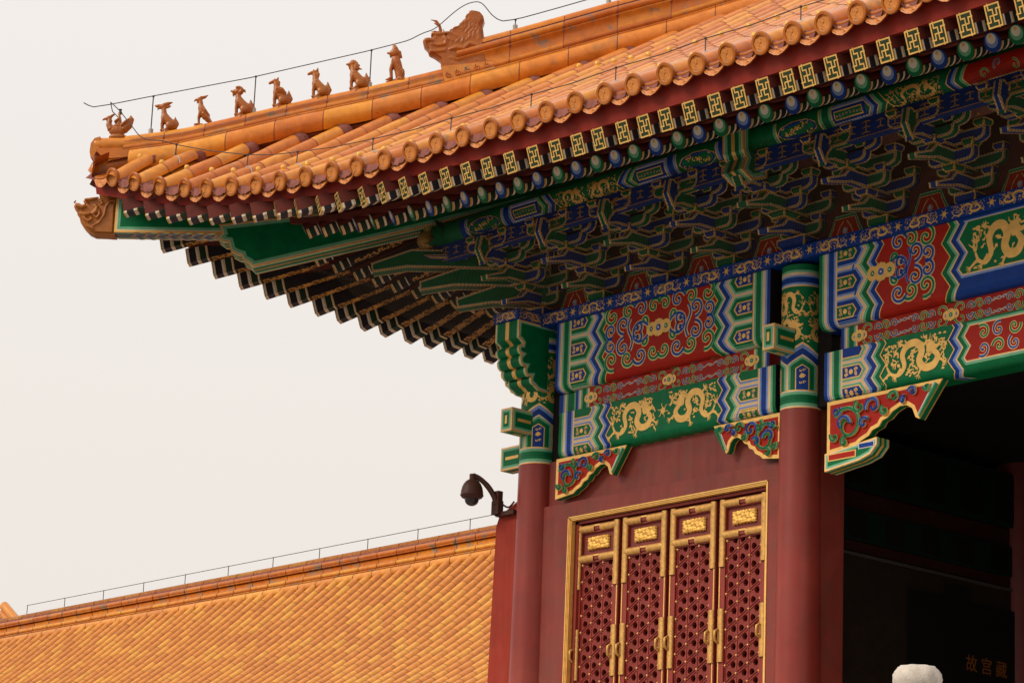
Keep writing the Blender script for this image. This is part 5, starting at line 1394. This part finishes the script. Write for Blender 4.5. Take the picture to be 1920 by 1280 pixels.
# 2: phoenix
F = Fig(); F.t([(-.08, .14), (0, .24), (.03, .33)], [.07, .075, .052], 10); F.t([(.03, .33), (.04, .42)], [.046, .036])
for q in (-.03, .03): F.t([(.03, .22, q), (.055, .12, q), (.045, .02, q), (.10, .012, q), (.13, .0, q)], [.032, .020, .018, .016, .008])
F.t([(-.04, .20), (-.10, .10), (-.19, .015)], [.06, .050, .016]); F.t([(-.02, .20, .055), (-.10, .12, .055), (-.17, .02, .04)], [.028, .022, .006]); F.t([(-.02, .20, -.055), (-.10, .12, -.055), (-.17, .02, -.04)], [.028, .022, .006])
F.t([(.01, .30, .05), (-.05, .24, .065), (-.12, .17, .055)], [.03, .032, .008]); F.t([(.01, .30, -.05), (-.05, .24, -.065), (-.12, .17, -.055)], [.03, .032, .008])
F.e(.06, .45, 0, .052, .042, .036); F.t([(.09, .45), (.13, .44), (.155, .405)], [.026, .020, .005]); F.t([(.05, .48), (-.02, .49), (-.08, .53)], [.03, .028, .006]); F.t([(.09, .42), (.10, .37)], [.016, .006]); F.e(0, .0, 0, .08, .03, .05)
F.build('ridge_figure', -4.07, 'phoenix with folded wings, standing on the ridge')
# 3: lion with curly mane
F = Fig(); F.sitting(1.0, -.01); F.tail(1.0, 1)
F.e(.06, .435, 0, .066, .058, .056); F.t([(.09, .435), (.15, .425)], [.045, .030]); F.e(.165, .44, 0, .018, .016, .022); F.t([(.11, .405), (.13, .37), (.11, .335)], [.022, .018, .006])
for i in range(9): a = R(60+i*22); F.e(.045+.068*math.cos(a), .45+.062*math.sin(a), 0, .022, .020, .05); F.e(.045+.052*math.cos(a), .45+.05*math.sin(a), .045, .02, .018, .015); F.e(.045+.052*math.cos(a), .45+.05*math.sin(a), -.045, .02, .018, .015)
F.t([(.0, .47), (-.06, .45), (-.07, .41)], [.03, .02, .006])
F.build('ridge_figure', -3.63, 'crouched lion with curly mane and flame tail, left of the second wire post')
# 4: winged horse
F = Fig(); F.sitting(1.0, .0); F.tail(1.0)
F.t([(.02, .36), (.01, .44), (.03, .47)], [.035, .03, .02])
F.e(.07, .455, 0, .05, .040, .036); F.t([(.09, .455), (.15, .425), (.175, .41)], [.034, .026, .020]); 
for q in (-.02, .02): F.t([(.03, .49, q), (.015, .53, q)], [.016, .005])
F.t([(.07, .49), (.085, .51)], [.014, .005])
for q in (-.07, .07): F.t([(.03, .31, q), (-.06, .28, q*1.1), (-.15, .22, q)], [.045, .045, .006]); F.t([(.02, .26, q), (-.05, .25, q*1.1), (-.12, .20, q)], [.03, .03, .006])
F.build('ridge_figure', -3.19, 'horse with small folded wings, right of the second wire post')
# 5: sea horse
F = Fig(); F.sitting(1.0, .0); F.tail(1.0)
F.t([(.02, .36), (.0, .43), (.02, .47)], [.035, .034, .02])
F.e(.07, .455, 0, .052, .040, .036); F.t([(.09, .455), (.15, .43), (.175, .415)], [.034, .027, .020])
for q in (-.02, .02): F.t([(.02, .49, q), (.0, .54, q)], [.018, .005])
F.t([(.075, .48), (.08, .52)], [.016, .005]); F.e(.02, .48, 0, .03, .03, .03)
F.build('ridge_figure', -2.74, 'smooth wingless horse with pricked ears, in the middle of the ridge')
# 6: maned beast
F = Fig(); F.sitting(1.04, .0); F.tail(1.05, 1)
F.t([(.0, .36), (.0, .44), (.03, .50)], [.055, .055, .03]); F.e(.05, .475, 0, .07, .055, .055); F.t([(.09, .46), (.14, .445)], [.042, .030]); F.e(.155, .455, 0, .018, .018, .022)
F.t([(.10, .43), (.11, .39), (.095, .35)], [.020, .016, .005])
for i in range(5): F.t([(.08-.03*i, .52-.008*i*i, 0), (.04-.035*i, .53-.010*i*i, 0)], [.018, .012])
F.build('ridge_figure', -2.30, 'thick-necked beast with smooth mane and beard, left of the third wire post')
# 7: tall scaly fish-dragon
F = Fig(); k = 1.12
F.t([(-.08, .03), (-.05, .18), (.0, .32), (.02, .42)], [.075, .075, .085, .065], 12); scales(F, 1.25)
for q in (-.045, .045): F.t([(.04, .33, q), (.085, .20, q), (.07, .05, q), (.11, .02, q), (.17, .0, q)], [.042, .028, .026, .024, .008])
F.t([(-.08, .05), (-.15, .025), (-.24, .015), (-.30, .0)], [.06, .04, .026, .006]); F.t([(-.05, .03, .05), (-.12, .012, .08), (-.17, .0, .09)], [.03, .022, .006])
F.e(.03, .50, 0, .085, .08, .06); F.t([(.09, .49), (.13, .475)], [.045, .032]); F.e(.145, .49, 0, .024, .02, .026); F.t([(.10, .44), (.10, .405)], [.024, .008]); F.t([(.03, .56), (.05, .62), (.075, .66)], [.055, .030, .006]); F.t([(-.03, .52), (-.06, .44), (-.09, .40)], [.04, .03, .008])
F.e(-.02, .0, 0, .10, .04, .06)
F.build('ridge_figure', -1.83, 'tall upright scaly beast with pointed crest, nearest the big ridge beast')
# large horned beast at the step of the ridge
bf = Fig(); O_ = Vector((X1-.95, -.95, 0))
def bl(t, z): return ((-.95-t)*math.sqrt(2), z)
BO = [(-1.25, 18.32), (-1.291, 18.535), (-1.321, 18.659), (-1.396, 18.735), (-1.455, 18.773), (-1.473, 18.843), (-1.516, 18.904), (-1.529, 18.982), (-1.521, 19.029), (-1.469, 19.038), (-1.428, 18.992), (-1.44, 19.109), (-1.357, 19.119), (-1.263, 19.121), (-1.238, 19.146), (-1.214, 19.209), (-1.152, 19.242), (-1.102, 19.29), (-1.073, 19.369), (-1.022, 19.425), (-0.998, 19.465), (-1.005, 19.535), (-0.943, 19.548), (-0.879, 19.523), (-0.836, 19.453), (-0.821, 19.375), (-0.841, 19.28), (-0.828, 19.186), (-0.82, 19.093), (-0.789, 18.921), (-0.749, 18.642), (-.70, 18.53), (-.95, 18.42)]
out = [bl(t, z) for t, z in BO]
bf.mb.prism(out, O_-O_, -D_, (0, 0, 1), PN, -.085, .085, 'figure_glaze')
inn = offset_poly(out, .045); bf.mb.prism(inn, O_-O_, -D_, (0, 0, 1), PN, -.13, .13, 'figure_glaze')
def crom(pts, n=6):
    res = []
    for i in range(len(pts)-1):
        p0, p1, p2, p3 = [Vector(pts[k]) for k in (max(i-1, 0), i, i+1, min(i+2, len(pts)-1))]
        for k in range(n):
            t = k/n; res.append(.5*((2*p1)+(-p0+p2)*t+(2*p0-5*p1+4*p2-p3)*t*t+(-p0+3*p1-3*p2+p3)*t**3))
    return res+[Vector(pts[-1])]
def bt(pts, rad, q=.12, both_=True):
    for sg in ((1, -1) if both_ else (1,)):
        bf.t([(bl(t, z)[0], z, q*sg) for t, z in pts], rad, 7)
for pts, rad in (([(-1.43, 18.93), (-1.34, 18.905), (-1.26, 18.93), (-1.25, 19.01), (-1.29, 19.06)], [.024, .036, .040, .040, .02]), ([(-1.43, 19.11), (-1.35, 19.10), (-1.25, 19.13)], [.022, .034, .026]),
                 ([(-1.50, 18.98), (-1.45, 19.0), (-1.40, 18.98)], [.05, .045, .03]), ([(-1.375, 19.05), (-1.37, 19.052)], [.032, .032]),
                 ([(-1.44, 18.80), (-1.35, 18.80), (-1.26, 18.82), (-1.25, 18.86)], [.024, .034, .034, .02]),
                 ([(-1.212, 18.83), (-1.131, 18.87), (-1.04, 18.85), (-.977, 18.945), (-.87, 18.91)], [.028, .050, .054, .044, .028]),
                 ([(-.94, 18.90), (-.922, 18.85), (-.88, 18.79)], [.02, .022, .008]), ([(-.90, 18.91), (-.86, 18.83), (-.85, 18.76)], [.022, .020, .008]), ([(-.96, 18.88), (-.95, 18.80), (-.93, 18.74)], [.018, .018, .008]),
                 ([(-1.24, 19.13), (-1.21, 19.13), (-1.20, 19.09)], [.03, .026, .014]), ([(-1.22, 19.03), (-1.18, 18.99), (-1.19, 18.93)], [.026, .030, .012]), ([(-1.18, 19.12), (-1.13, 19.07), (-1.12, 18.99)], [.022, .026, .010]),
                 ([(-1.075, 19.118), (-1.052, 19.04), (-1.071, 18.962), (-1.09, 18.98)], [.018, .026, .024, .012]), ([(-1.14, 18.96), (-1.10, 19.02), (-1.09, 19.08)], [.02, .024, .01]), ([(-1.20, 18.70), (-1.12, 18.66), (-1.04, 18.69), (-.98, 18.66)], [.02, .026, .024, .012]), ([(-1.17, 18.60), (-1.08, 18.57), (-1.0, 18.60)], [.018, .022, .01]),
                 ([(-.92, 18.75), (-.90, 18.67), (-.84, 18.63)], [.014, .018, .008])):
    bt(pts, rad)
for k, P_ in enumerate(([(-.973, 19.528), (-1.022, 19.417), (-1.081, 19.29), (-1.141, 19.226), (-1.202, 19.178)], [(-.952, 19.52), (-1.0, 19.40), (-1.06, 19.285), (-1.10, 19.19)], [(-.931, 19.514), (-.98, 19.387), (-1.039, 19.276), (-1.066, 19.15)], [(-.91, 19.50), (-.958, 19.36), (-.99, 19.24), (-1.03, 19.11)],
                       [(-.889, 19.483), (-.936, 19.325), (-.953, 19.199), (-.991, 19.073), (-1.009, 18.979)], [(-.87, 19.46), (-.912, 19.30), (-.915, 19.18), (-.95, 19.04)], [(-.856, 19.437), (-.885, 19.263), (-.872, 19.154), (-.884, 18.997)])):
    Q_ = crom([(t, z, 0) for t, z in P_], 6); n_ = len(Q_)
    bt([(q.x+.012*math.sin(i*.9+k), q.y) for i, q in enumerate(Q_)], [.016]*(n_-2)+[.010, .004], .128)
for k in range(4): bt([(-1.16+.10*k, 18.64+.012*k), (-1.11+.10*k, 18.52+.012*k), (-1.06+.10*k, 18.58+.012*k)], [.016, .022, .008])
hb = lambda t: bl(t, 0)[0]
bf.t([(hb(-1.335), 19.10, .05), (hb(-1.328), 19.20, .06), (hb(-1.346), 19.28, .07), (hb(-1.38), 19.346, .08), (hb(-1.454), 19.368, .08)], [.040, .030, .025, .020, .007])
bf.t([(hb(-1.35), 19.27, .065), (hb(-1.39), 19.30, .07), (hb(-1.42), 19.325, .07)], [.020, .014, .005]); bf.t([(hb(-1.34), 19.14, .06), (hb(-1.39), 19.165, .07), (hb(-1.442), 19.164, .07)], [.026, .018, .006])
bf.t([(hb(-1.31), 19.10, -.05), (hb(-1.29), 19.19, -.06), (hb(-1.31), 19.27, -.07)], [.036, .024, .007])
o = bf.mb.build('ridge_beast', None, None, lambda p: p-Vector((0, 0, 18.42))); remesh(o, .012, 1, 'figure_glaze'); o.location = (X1-.95, -.95, 18.42)
tag(o, 'large horned dragon head with a tall flowing mane, where the ridge steps up', 'roof beast')
mb = MB(); mb.framed([(bl(-1.247, 0)[0], 18.25), (bl(-1.30, 0)[0], 18.53), (bl(-.69, 0)[0], 18.64), (bl(-.66, 0)[0], 18.50)], (0, 0, -18.42), -D_, (0, 0, 1), PN, .36, ((.015, 'ridge_glaze'),), 'tile_face', 'ridge_glaze')
for k in range(5): mb.tube([Vector((0, 0, -18.42))-D_*(a)+PN*.185+Vector((0, 0, b)) for a, b in spiral(bl(-1.20+.11*k, 0)[0], 18.37+.048*k, .055, 1, 1.2, -1)], .013, 'ridge_glaze', 5)
q = mb.build('scroll_base', o); q.location = (0, 0, 0)
# dragon head on the nose of the corner beam
df = Fig()
HO = [(-4.97, 16.15), (-5.006, 16.137), (-5.017, 16.09), (-5.125, 16.113), (-5.17, 16.163), (-5.268, 16.14), (-5.373, 16.116), (-5.363, 16.075), (-5.319, 16.045), (-5.368, 16.033), (-5.42, 16.073), (-5.462, 16.072), (-5.476, 16.009), (-5.455, 15.947), (-5.425, 15.917), (-5.43, 15.875), (-5.398, 15.814), (-5.38, 15.732), (-5.34, 15.65), (-5.279, 15.569), (-5.213, 15.526), (-5.107, 15.523), (-4.966, 15.517)]
dl = lambda t: (-4.97-t)*math.sqrt(2)
out = [(dl(t), z) for t, z in HO]
df.mb.prism(out[::-1], (0, 0, 0), -D_, (0, 0, 1), PN, -.11, .11, 'clay_head')
df.mb.prism(offset_poly(out, .045)[::-1], (0, 0, 0), -D_, (0, 0, 1), PN, -.165, .165, 'clay_head')
def dt(pts, rad):
    rad = [r_*1.15 for r_ in rad]
    for sg in (1, -1): df.t([(dl(t), z, .180*sg) for t, z in pts], rad, 7)
def hx(*pts): return [(-5.476+(x-48)*.00149, 16.137-(y-920)*.00197) for x, y in pts]
for pts, rad in ((hx((75, 985), (120, 1000), (150, 985)), [.034, .036, .030]), (hx((135, 935), (190, 930), (245, 915)), [.018, .026, .014]),
                 (hx((200, 1060), (232, 1035), (238, 1000), (215, 975)), [.030, .034, .030, .018]), (hx((105, 1060), (150, 1062), (185, 1055)), [.030, .034, .026]), (hx((165, 962), (168, 963)), [.026, .026]),
                 (hx((250, 950), (275, 940), (282, 960), (262, 972)), [.016, .022, .022, .012]), (hx((115, 1075), (150, 1100), (180, 1120), (205, 1100), (185, 1080)), [.016, .024, .026, .022, .010]),
                 (hx((215, 1070), (245, 1090), (262, 1060), (258, 1010)), [.016, .024, .024, .010]), (hx((380, 930), (335, 945), (308, 990), (300, 1060), (262, 1130), (210, 1165)), [.012, .016, .016, .016, .014, .008]),
                 (hx((130, 1130), (170, 1165), (230, 1185)), [.012, .016, .010]), (hx((60, 955), (64, 958)), [.030, .030])):
    dt(pts, rad)
o = df.mb.build('dragon_head_socket', None); remesh(o, .010, 1, 'clay_head'); o.location = (X1-4.97, -4.97, 0)
o.parent = hall; o.location = Vector(o.location)-Vector((0, 0, FLOOR))
o['label'] = 'orange dragon head capping the end of the corner beam'

# ================================================================ lightning conductors
def conductor(name, label, wires, posts, r=.009, pr=.009, clamp=True, group='lightning conductor wires on the roofs'):
    a = Vector(posts[0][0]); root = empty(name, a, label, 'lightning wire', group)
    for w_ in wires:
        mb = MB(); mb.tube([Vector(p)-a for p in w_], r, 'iron', 6); o = mb.build('wire', root)
    for f, tp in posts:
        mb = MB(); mb.tube([Vector(f)-a, Vector(tp)-a], pr, 'iron', 6); mb.ell(Vector(tp)-a, (.022, .022, .022), 'iron', 6, 4); root_o = mb.build('post', root)
        if clamp: mb = MB(); mb.box(Vector(f)-a-V(.028, .028, .06), Vector(f)-a+V(.028, .028, .055), 'clamp_grey'); mb.build('clamp', root_o)
    return root
def dg_(t, z): return (X1+t, t, z)
def crom(pts, n=6):
    res = []
    for i in range(len(pts)-1):
        p0, p1, p2, p3 = [Vector(pts[k]) for k in (max(i-1, 0), i, i+1, min(i+2, len(pts)-1))]
        for k in range(n):
            t = k/n; res.append(.5*((2*p1)+(-p0+p2)*t+(2*p0-5*p1+4*p2-p3)*t*t+(-p0+3*p1-3*p2+p3)*t**3))
    return res+[Vector(pts[-1])]
wire1 = [dg_(-5.477, 17.842), dg_(-5.42, 17.80), dg_(-5.359, 17.772), dg_(-5.161, 17.822), dg_(-4.721, 17.964), dg_(-3.537, 18.33), dg_(-2.202, 18.822), dg_(-1.95, 18.925)]
wire2 = crom([dg_(-1.95, 18.925), dg_(-1.708, 19.031), dg_(-1.55, 19.15), dg_(-1.40, 19.208), dg_(-1.25, 19.36), dg_(-1.10, 19.54), dg_(-.977, 19.632), dg_(-.86, 19.63), dg_(-.73, 19.44), dg_(-.625, 19.367), dg_(-.495, 19.41), dg_(.319, 19.774), dg_(1.2, 20.2), dg_(4, 21.7)], 5)
for i, p in enumerate(wire2): 
    b_ = max(0, 1-abs(((p[1])+1.0)/.55)); p += PN*(.20*min(1, b_*1.6))
posts = [(dg_(t, ztop(t)+.02), dg_(t+.0, z)) for t, z in ((-4.66, 17.975), (-3.47, 18.35), (-2.13, 18.845), (-.46, 19.42), (.62, 19.90), (2.2, 20.72), (3.8, 21.55))]
conductor('lightning_wire', 'thin wire on posts above the hip ridge and its row of figures', [wire1+wire2[1:], [dg_(-5.16, 17.86), dg_(-5.13, 17.70), dg_(-5.02, 17.55)], crom([dg_(-5.16, 17.86), diag(-5.02, 17.66, .12), diag(-4.86, 17.38, .22), diag(-4.70, 17.14, .30), diag(-4.45, 17.05, .45)], 4)], posts, .0085, .010)
# along the eave
def ey(x): return tile_y(x-X1)+.66
xs_ = [-9.62, -8.05, -6.50, -4.95, -3.42, -1.86, -.24, 1.50, 3.28, 5.05, 6.8]
xs_ = [min(ROWS, key=lambda r_: abs(r_-x)) for x in (-9.5, -7.9, -6.8, -5.16, -3.52, -1.89, -.22, 1.52, 3.29, 5.0, 6.7)]
posts = []; 
for x in xs_:
    y = ey(x); z = bed(x, y)+.045+.15; posts.append(((x, y, z), (x-.03, y+.03, z+.215)))
w_ = [p[1] for p in posts]; pts = [tuple(diag(-4.45, 17.05, .45))]
for a, b in zip(w_[:-1], w_[1:]): pts += [a, tuple((Vector(a)+Vector(b))/2-Vector((0, 0, .025)))]
pts.append(w_[-1])
cw = conductor('lightning_wire', 'thin wire on short posts running along the tiled eave above the nail caps', [pts], posts, .0085, .009, False)
for (f, t_) in posts:
    mb = MB(); x, y = f[0], f[1]; c = Vector((x, y, bed(x, y)+.045))-Vector(posts[0][0])
    mb.tube([c+Vector((.152*math.cos(a), 0, .152*math.sin(a))) for a in [math.pi*k/12 for k in range(13)]], .012, 'clamp_grey', 6); mb.build('clamp_band', cw)

# ================================================================ dome camera on the gable wall
base = Vector((-6.34, -.22, 11.35)); camr = empty('security_camera', base, 'brown dome security camera on a curved arm at the top of the gable wall', 'security camera')
def cpart(name, mb, par=camr): return mb.build(name, par)
S_ = Vector((math.cos(YAW), math.sin(YAW), 0))       # roughly sideways in the courtyard view
arm_dir = Vector((-.55, -.84, 0)).normalized()
mb = MB(); mb.box((-.075, -.06, -.23), (.075, .055, .22), 'camera_brown'); mb.box((-.095, -.075, -.23), (.095, .06, .03), 'camera_brown'); mb.box((-.06, .0, -.26), (.45, .12, -.18), 'camera_brown'); cpart('mounting_box', mb)
pa = [Vector((0, -.04, -.02)), Vector((0, -.04, 0))+arm_dir*.05+Vector((0, 0, .12)), arm_dir*.20+Vector((0, 0, .30)), arm_dir*.36+Vector((0, 0, .44)), arm_dir*.50+Vector((0, 0, .50))]
mb = MB(); mb.tube(crom(pa, 5), [.058]*4+[.055]*8+[.050]*9, 'camera_brown', 12); mb.tube([arm_dir*.50+Vector((0, 0, .52)), arm_dir*.50+Vector((0, 0, .40))], [.062, .062], 'camera_brown', 14); cpart('curved_arm', mb)
hc = arm_dir*.50
mb = MB(); mb.lathe([(.0, .42), (.07, .415), (.12, .385), (.165, .33), (.195, .26), (.212, .18), (.216, .125), (.222, .12), (.222, .10), (.205, .095), (.20, .07), (.155, .045), (.135, .04)], hc, 'camera_brown', 32); hs = cpart('housing', mb)
mb = MB(); mb.lathe([(.14, .05), (.137, .02), (.12, -.03), (.09, -.065), (.045, -.088), (0, -.095)], hc, 'dome_glass', 28); cpart('dome', mb, hs)
mb = MB(); mb.tube(crom([Vector((.08, .03, -.02)), Vector((.18, .06, -.09)), Vector((.28, .06, -.10)), Vector((.40, .06, -.02))], 5), .018, 'camera_brown', 8); cpart('cable', mb)

camr.scale = (.84, .84, .84)
# ================================================================ the hall across the court to the west (seen over the low left)
side = empty('side_hall', (-55, 30, 9), 'distant hall with a long orange tiled roof, lower left behind the red gable wall', 'building')
def sp(mb, name): o = mb.build(name, side); o.location = -Vector(side.location); return o
RZ, RB, RY = 20.5, 19.58, 30.0; xa, xb = -73.0, -26.0
def fprof(d): return RB-.12-(.92*d-.022*d*d)       # d = distance down-slope (plan)
mb = MB(); pitch = .585; n = int((xb-xa)/pitch); rg = random.Random(11)
for i in range(n):
    x = xa+i*pitch; off = rg.uniform(0, .04)
    d = -off
    while d < 9.3:
        d0, d1 = max(0, d), min(d+.452, 9.5); d += .457
        if d1-d0 < .05: continue
        rws = []
        for q, rr in ((d0, .150), (d1, .156)):
            y, z = RY-.28-q, fprof(q); sl_ = -(.92-.044*q); l = math.hypot(1, sl_); up_ = Vector((0, sl_/l*-1*-1, 1/l)); up_ = Vector((0, -(.92-.044*q)/l, 1/l))
            rws.append([Vector((x, y, z))+Vector((1, 0, 0))*(rr*math.cos(math.pi*k/6))+up_*(rr*math.sin(math.pi*k/6)) for k in range(7)])
        mb.grid(rws, 'far_tile', True)
sp(mb, 'tile_rows')
mb = MB(); mb.grid([[(x, RY-.28-d, fprof(d)-.02) for d in [.36*k for k in range(27)]] for x in (xa, xb)], 'far_mortar', True)
mb.grid([[(x, RY+.28+d, fprof(d)) for d in (0, 3, 7.2)] for x in (xa, xb)], 'far_mortar', False); sp(mb, 'roof_bed')
mb = MB()
prof = (('far_tile', arcp(.30, -.10, .16, -60, 80, 6)), ('far_mortar', [(.20, .04), (.20, .09)]), ('ridge_glaze', [(.27, .085), (.28, .105), (.27, .13), (.19, .13)]), ('far_mortar', [(.19, .13), (.19, .16)]), ('far_tile', arcp(.17, .235, .08, -80, 80, 5)), ('ridge_glaze', [(.18, .31), (.165, .33), (.165, .47), (.15, .475)]), ('dark_gap', [(.15, .475), (.15, .495)]), ('ridge_glaze', [(.15, .495), (.24, .50), (.245, .525), (.17, .53)]), ('ridge_glaze', arcp(.17, .605, .092, -80, 80, 6)), ('mortar', [(.17, .69), (.15, .77)]), ('far_tile', arcp(0, .775, .150, -5, 185, 9)))
x = xa
while x < xb:
    for mt, pts in prof:
        mb.grid([[(xx, RY-q, RB+z) for q, z in pts] for xx in (x, x+.97)], mt, True)
        mb.grid([[(xx, RY+q, RB+z) for q, z in pts] for xx in (x, x+.97)], mt, True)
    x += 1.0
mb.box((xa, RY-.15, RB-.2), (xb, RY+.15, RB+.72), 'mortar'); sp(mb, 'main_ridge')
mb = MB(); mb.box((xa, RY-9.0, 4.4), (xb, RY+7.0, 12.0), 'wall_red'); sp(mb, 'wall')
mb = MB(); mb.box((xa-3, RY-9, 0.004), (xb+2, RY+9, 4.39), 'terrace_stone'); sp(mb, 'stone_base')
posts = [((x, RY, RB+.90), (x, RY, RB+1.27)) for x in [-68.9+2.63*k for k in range(13)]]
conductor('lightning_wire', 'thin wire on posts along the straight ridge of the distant hall', [[posts[0][1]]+[p[1] for p in posts[1:]]], posts, .012, .014, False)
mb = MB()       # neighbouring gable ridge, cut by the picture's left edge
g = empty('neighbouring_roof', (-76, 38, 9), 'small piece of another tiled roof ridge sloping down, at the far left edge', 'building')
a, b = Vector((-70.75, 31.0, 20.3)), Vector((-71.7, 31.0, 20.95)); dd = (b-a)*1.6
mb.tube([a-(b-a)*.4, a+dd], .19, 'far_tile', 10); mb.tube([a+Vector((-.05, 0, -.33))-(b-a)*.4, a+dd+Vector((-.05, 0, -.33))], .22, 'ridge_glaze', 10); mb.tube([a+Vector((-.1, 0, -.7))-(b-a)*.4, a+dd+Vector((-.1, 0, -.7))], .25, 'mortar', 10)
o = mb.build('gable_ridge', g); o.location = -Vector(g.location)
mb = MB(); mb.box((-82, 31.5, .004), (-74, 44, 16), 'wall_red'); o = mb.build('wall', g); o.location = -Vector(g.location)

# ================================================================ carved marble balustrade post in front
pc = Vector((14.30, -14.0, 3.235)); mb = MB(); rg = random.Random(2)
rows = []
prof = [(.15, -.2), (.15, 1.05), (.12, 1.10), (.12, 1.14), (.135, 1.20), (.168, 1.27), (.176, 1.32), (.162, 1.365), (.152, 1.40), (.163, 1.44), (.178, 1.49), (.176, 1.54), (.158, 1.575), (.154, 1.60), (.168, 1.635), (.176, 1.675), (.170, 1.715), (.155, 1.748), (.132, 1.776), (.07, 1.785), (.0, 1.787)]
n = 56
for r_, z in prof:
    rows.append([(r_*(1+(.060*math.sin(9*2*math.pi*k/n+z*42) if z > 1.15 else 0))*math.cos(2*math.pi*k/n), r_*(1+(.060*math.sin(9*2*math.pi*k/n+z*42) if z > 1.15 else 0))*math.sin(2*math.pi*k/n), z+(.010*math.sin(7*2*math.pi*k/n+z*9) if 1.2 < z < 1.77 else 0)) for k in range(n)])
mb.grid(rows, 'marble', True, True)
post = mb.build('balustrade_post', None); post.location = pc; tag(post, 'top of a carved white marble balustrade post, cut by the bottom edge of the picture', 'stone post')
mb = MB(); mb.box((pc.x-3, pc.y-.6, .004), (pc.x+12, pc.y+6, 3.02), 'terrace_stone'); tag(mb.build('terrace_step'), kind='structure')

# ================================================================ bird netting under the eaves
m, nt, b = base_mat('netting'); setp(b, Base_Color=(.05, .032, .018, 1), Roughness=.9)
uvn = nt.nodes.new('ShaderNodeUVMap'); sep = nt.nodes.new('ShaderNodeSeparateXYZ'); nt.links.new(uvn.outputs[0], sep.inputs[0])
def mth(op, a, b_=None):
    n = nt.nodes.new('ShaderNodeMath'); n.operation = op
    for i, v in enumerate((a, b_)):
        if v is None: continue
        if isinstance(v, (int, float)): n.inputs[i].default_value = v
        else: nt.links.new(v, n.inputs[i])
    return n.outputs[0]
u_, v_ = sep.outputs[0], sep.outputs[1]
d1 = mth('PINGPONG', mth('ADD', u_, v_), .5); d2 = mth('PINGPONG', mth('SUBTRACT', u_, v_), .5)
w1 = mth('LESS_THAN', d1, .062); w2 = mth('LESS_THAN', d2, .062)
msk = mth('MAXIMUM', w1, w2)
tr = nt.nodes.new('ShaderNodeBsdfTransparent'); mx = nt.nodes.new('ShaderNodeMixShader')
nt.links.new(msk, mx.inputs[0]); nt.links.new(tr.outputs[0], mx.inputs[1]); nt.links.new(b.outputs[0], mx.inputs[2])
nt.links.new(mx.outputs[0], nt.nodes['Material Output'].inputs[0])
def net(fn, prof, s1):
    """prof: (distance out, height) from the plate upwards"""
    mb = MB(); rows = []; uvs = []; acc = 0; vs = [0]
    for i in range(1, len(prof)): vs.append(vs[-1]+math.dist(prof[i], prof[i-1]))
    S_ = []; s = 0.0
    while s < s1: S_.append(s); s += .25
    for k in range(9): pass
    for j, (a, z) in enumerate(prof):
        row = []
        for i in range(-8, len(S_)):
            if i < 0: sf = i/8
            else: sf = 0
            s = S_[max(i, 0)]; bul = 1+.55*math.exp(-max(0, s)/1.0)*(1 if j > 0 else 0)*(1 if a > .5 else .3)
            aa = a*bul; ss = s+(sf*aa)
            sag = .02*math.sin(s*4.4+j)*math.sin(j*1.3)
            row.append(fn(Vector((X1+ss, -aa-sag, z+sag))))
        rows.append(row)
    mb.grid(rows, 'netting', True)
    o = mb.build('netting_panel', NET); o.location = -Vector(NET.location)
    me = o.data; uv = me.uv_layers.new(name='UVMap'); n = len(rows[0])
    for lp in me.loops:
        r_, c_ = divmod(lp.vertex_index, n); uv.data[lp.index].uv = ((c_*.25)/.055, vs[r_]/.055)
    return o
NET = empty('bird_netting', (X1, -.4, 14.3), 'fine brown bird netting stretched under the eaves over the bracket sets', 'bird netting')
net(lambda p: p, [(.31, 14.285), (.62, 14.20), (1.02, 14.28), (1.40, 14.62), (1.58, 15.0), (1.56, 15.25), (1.42, 15.48)], 14.0)
net(mir, [(.31, 14.285), (.62, 14.20), (1.02, 14.28), (1.40, 14.62), (1.66, 14.95), (1.95, 15.22), (2.30, 15.36)], 9.0)
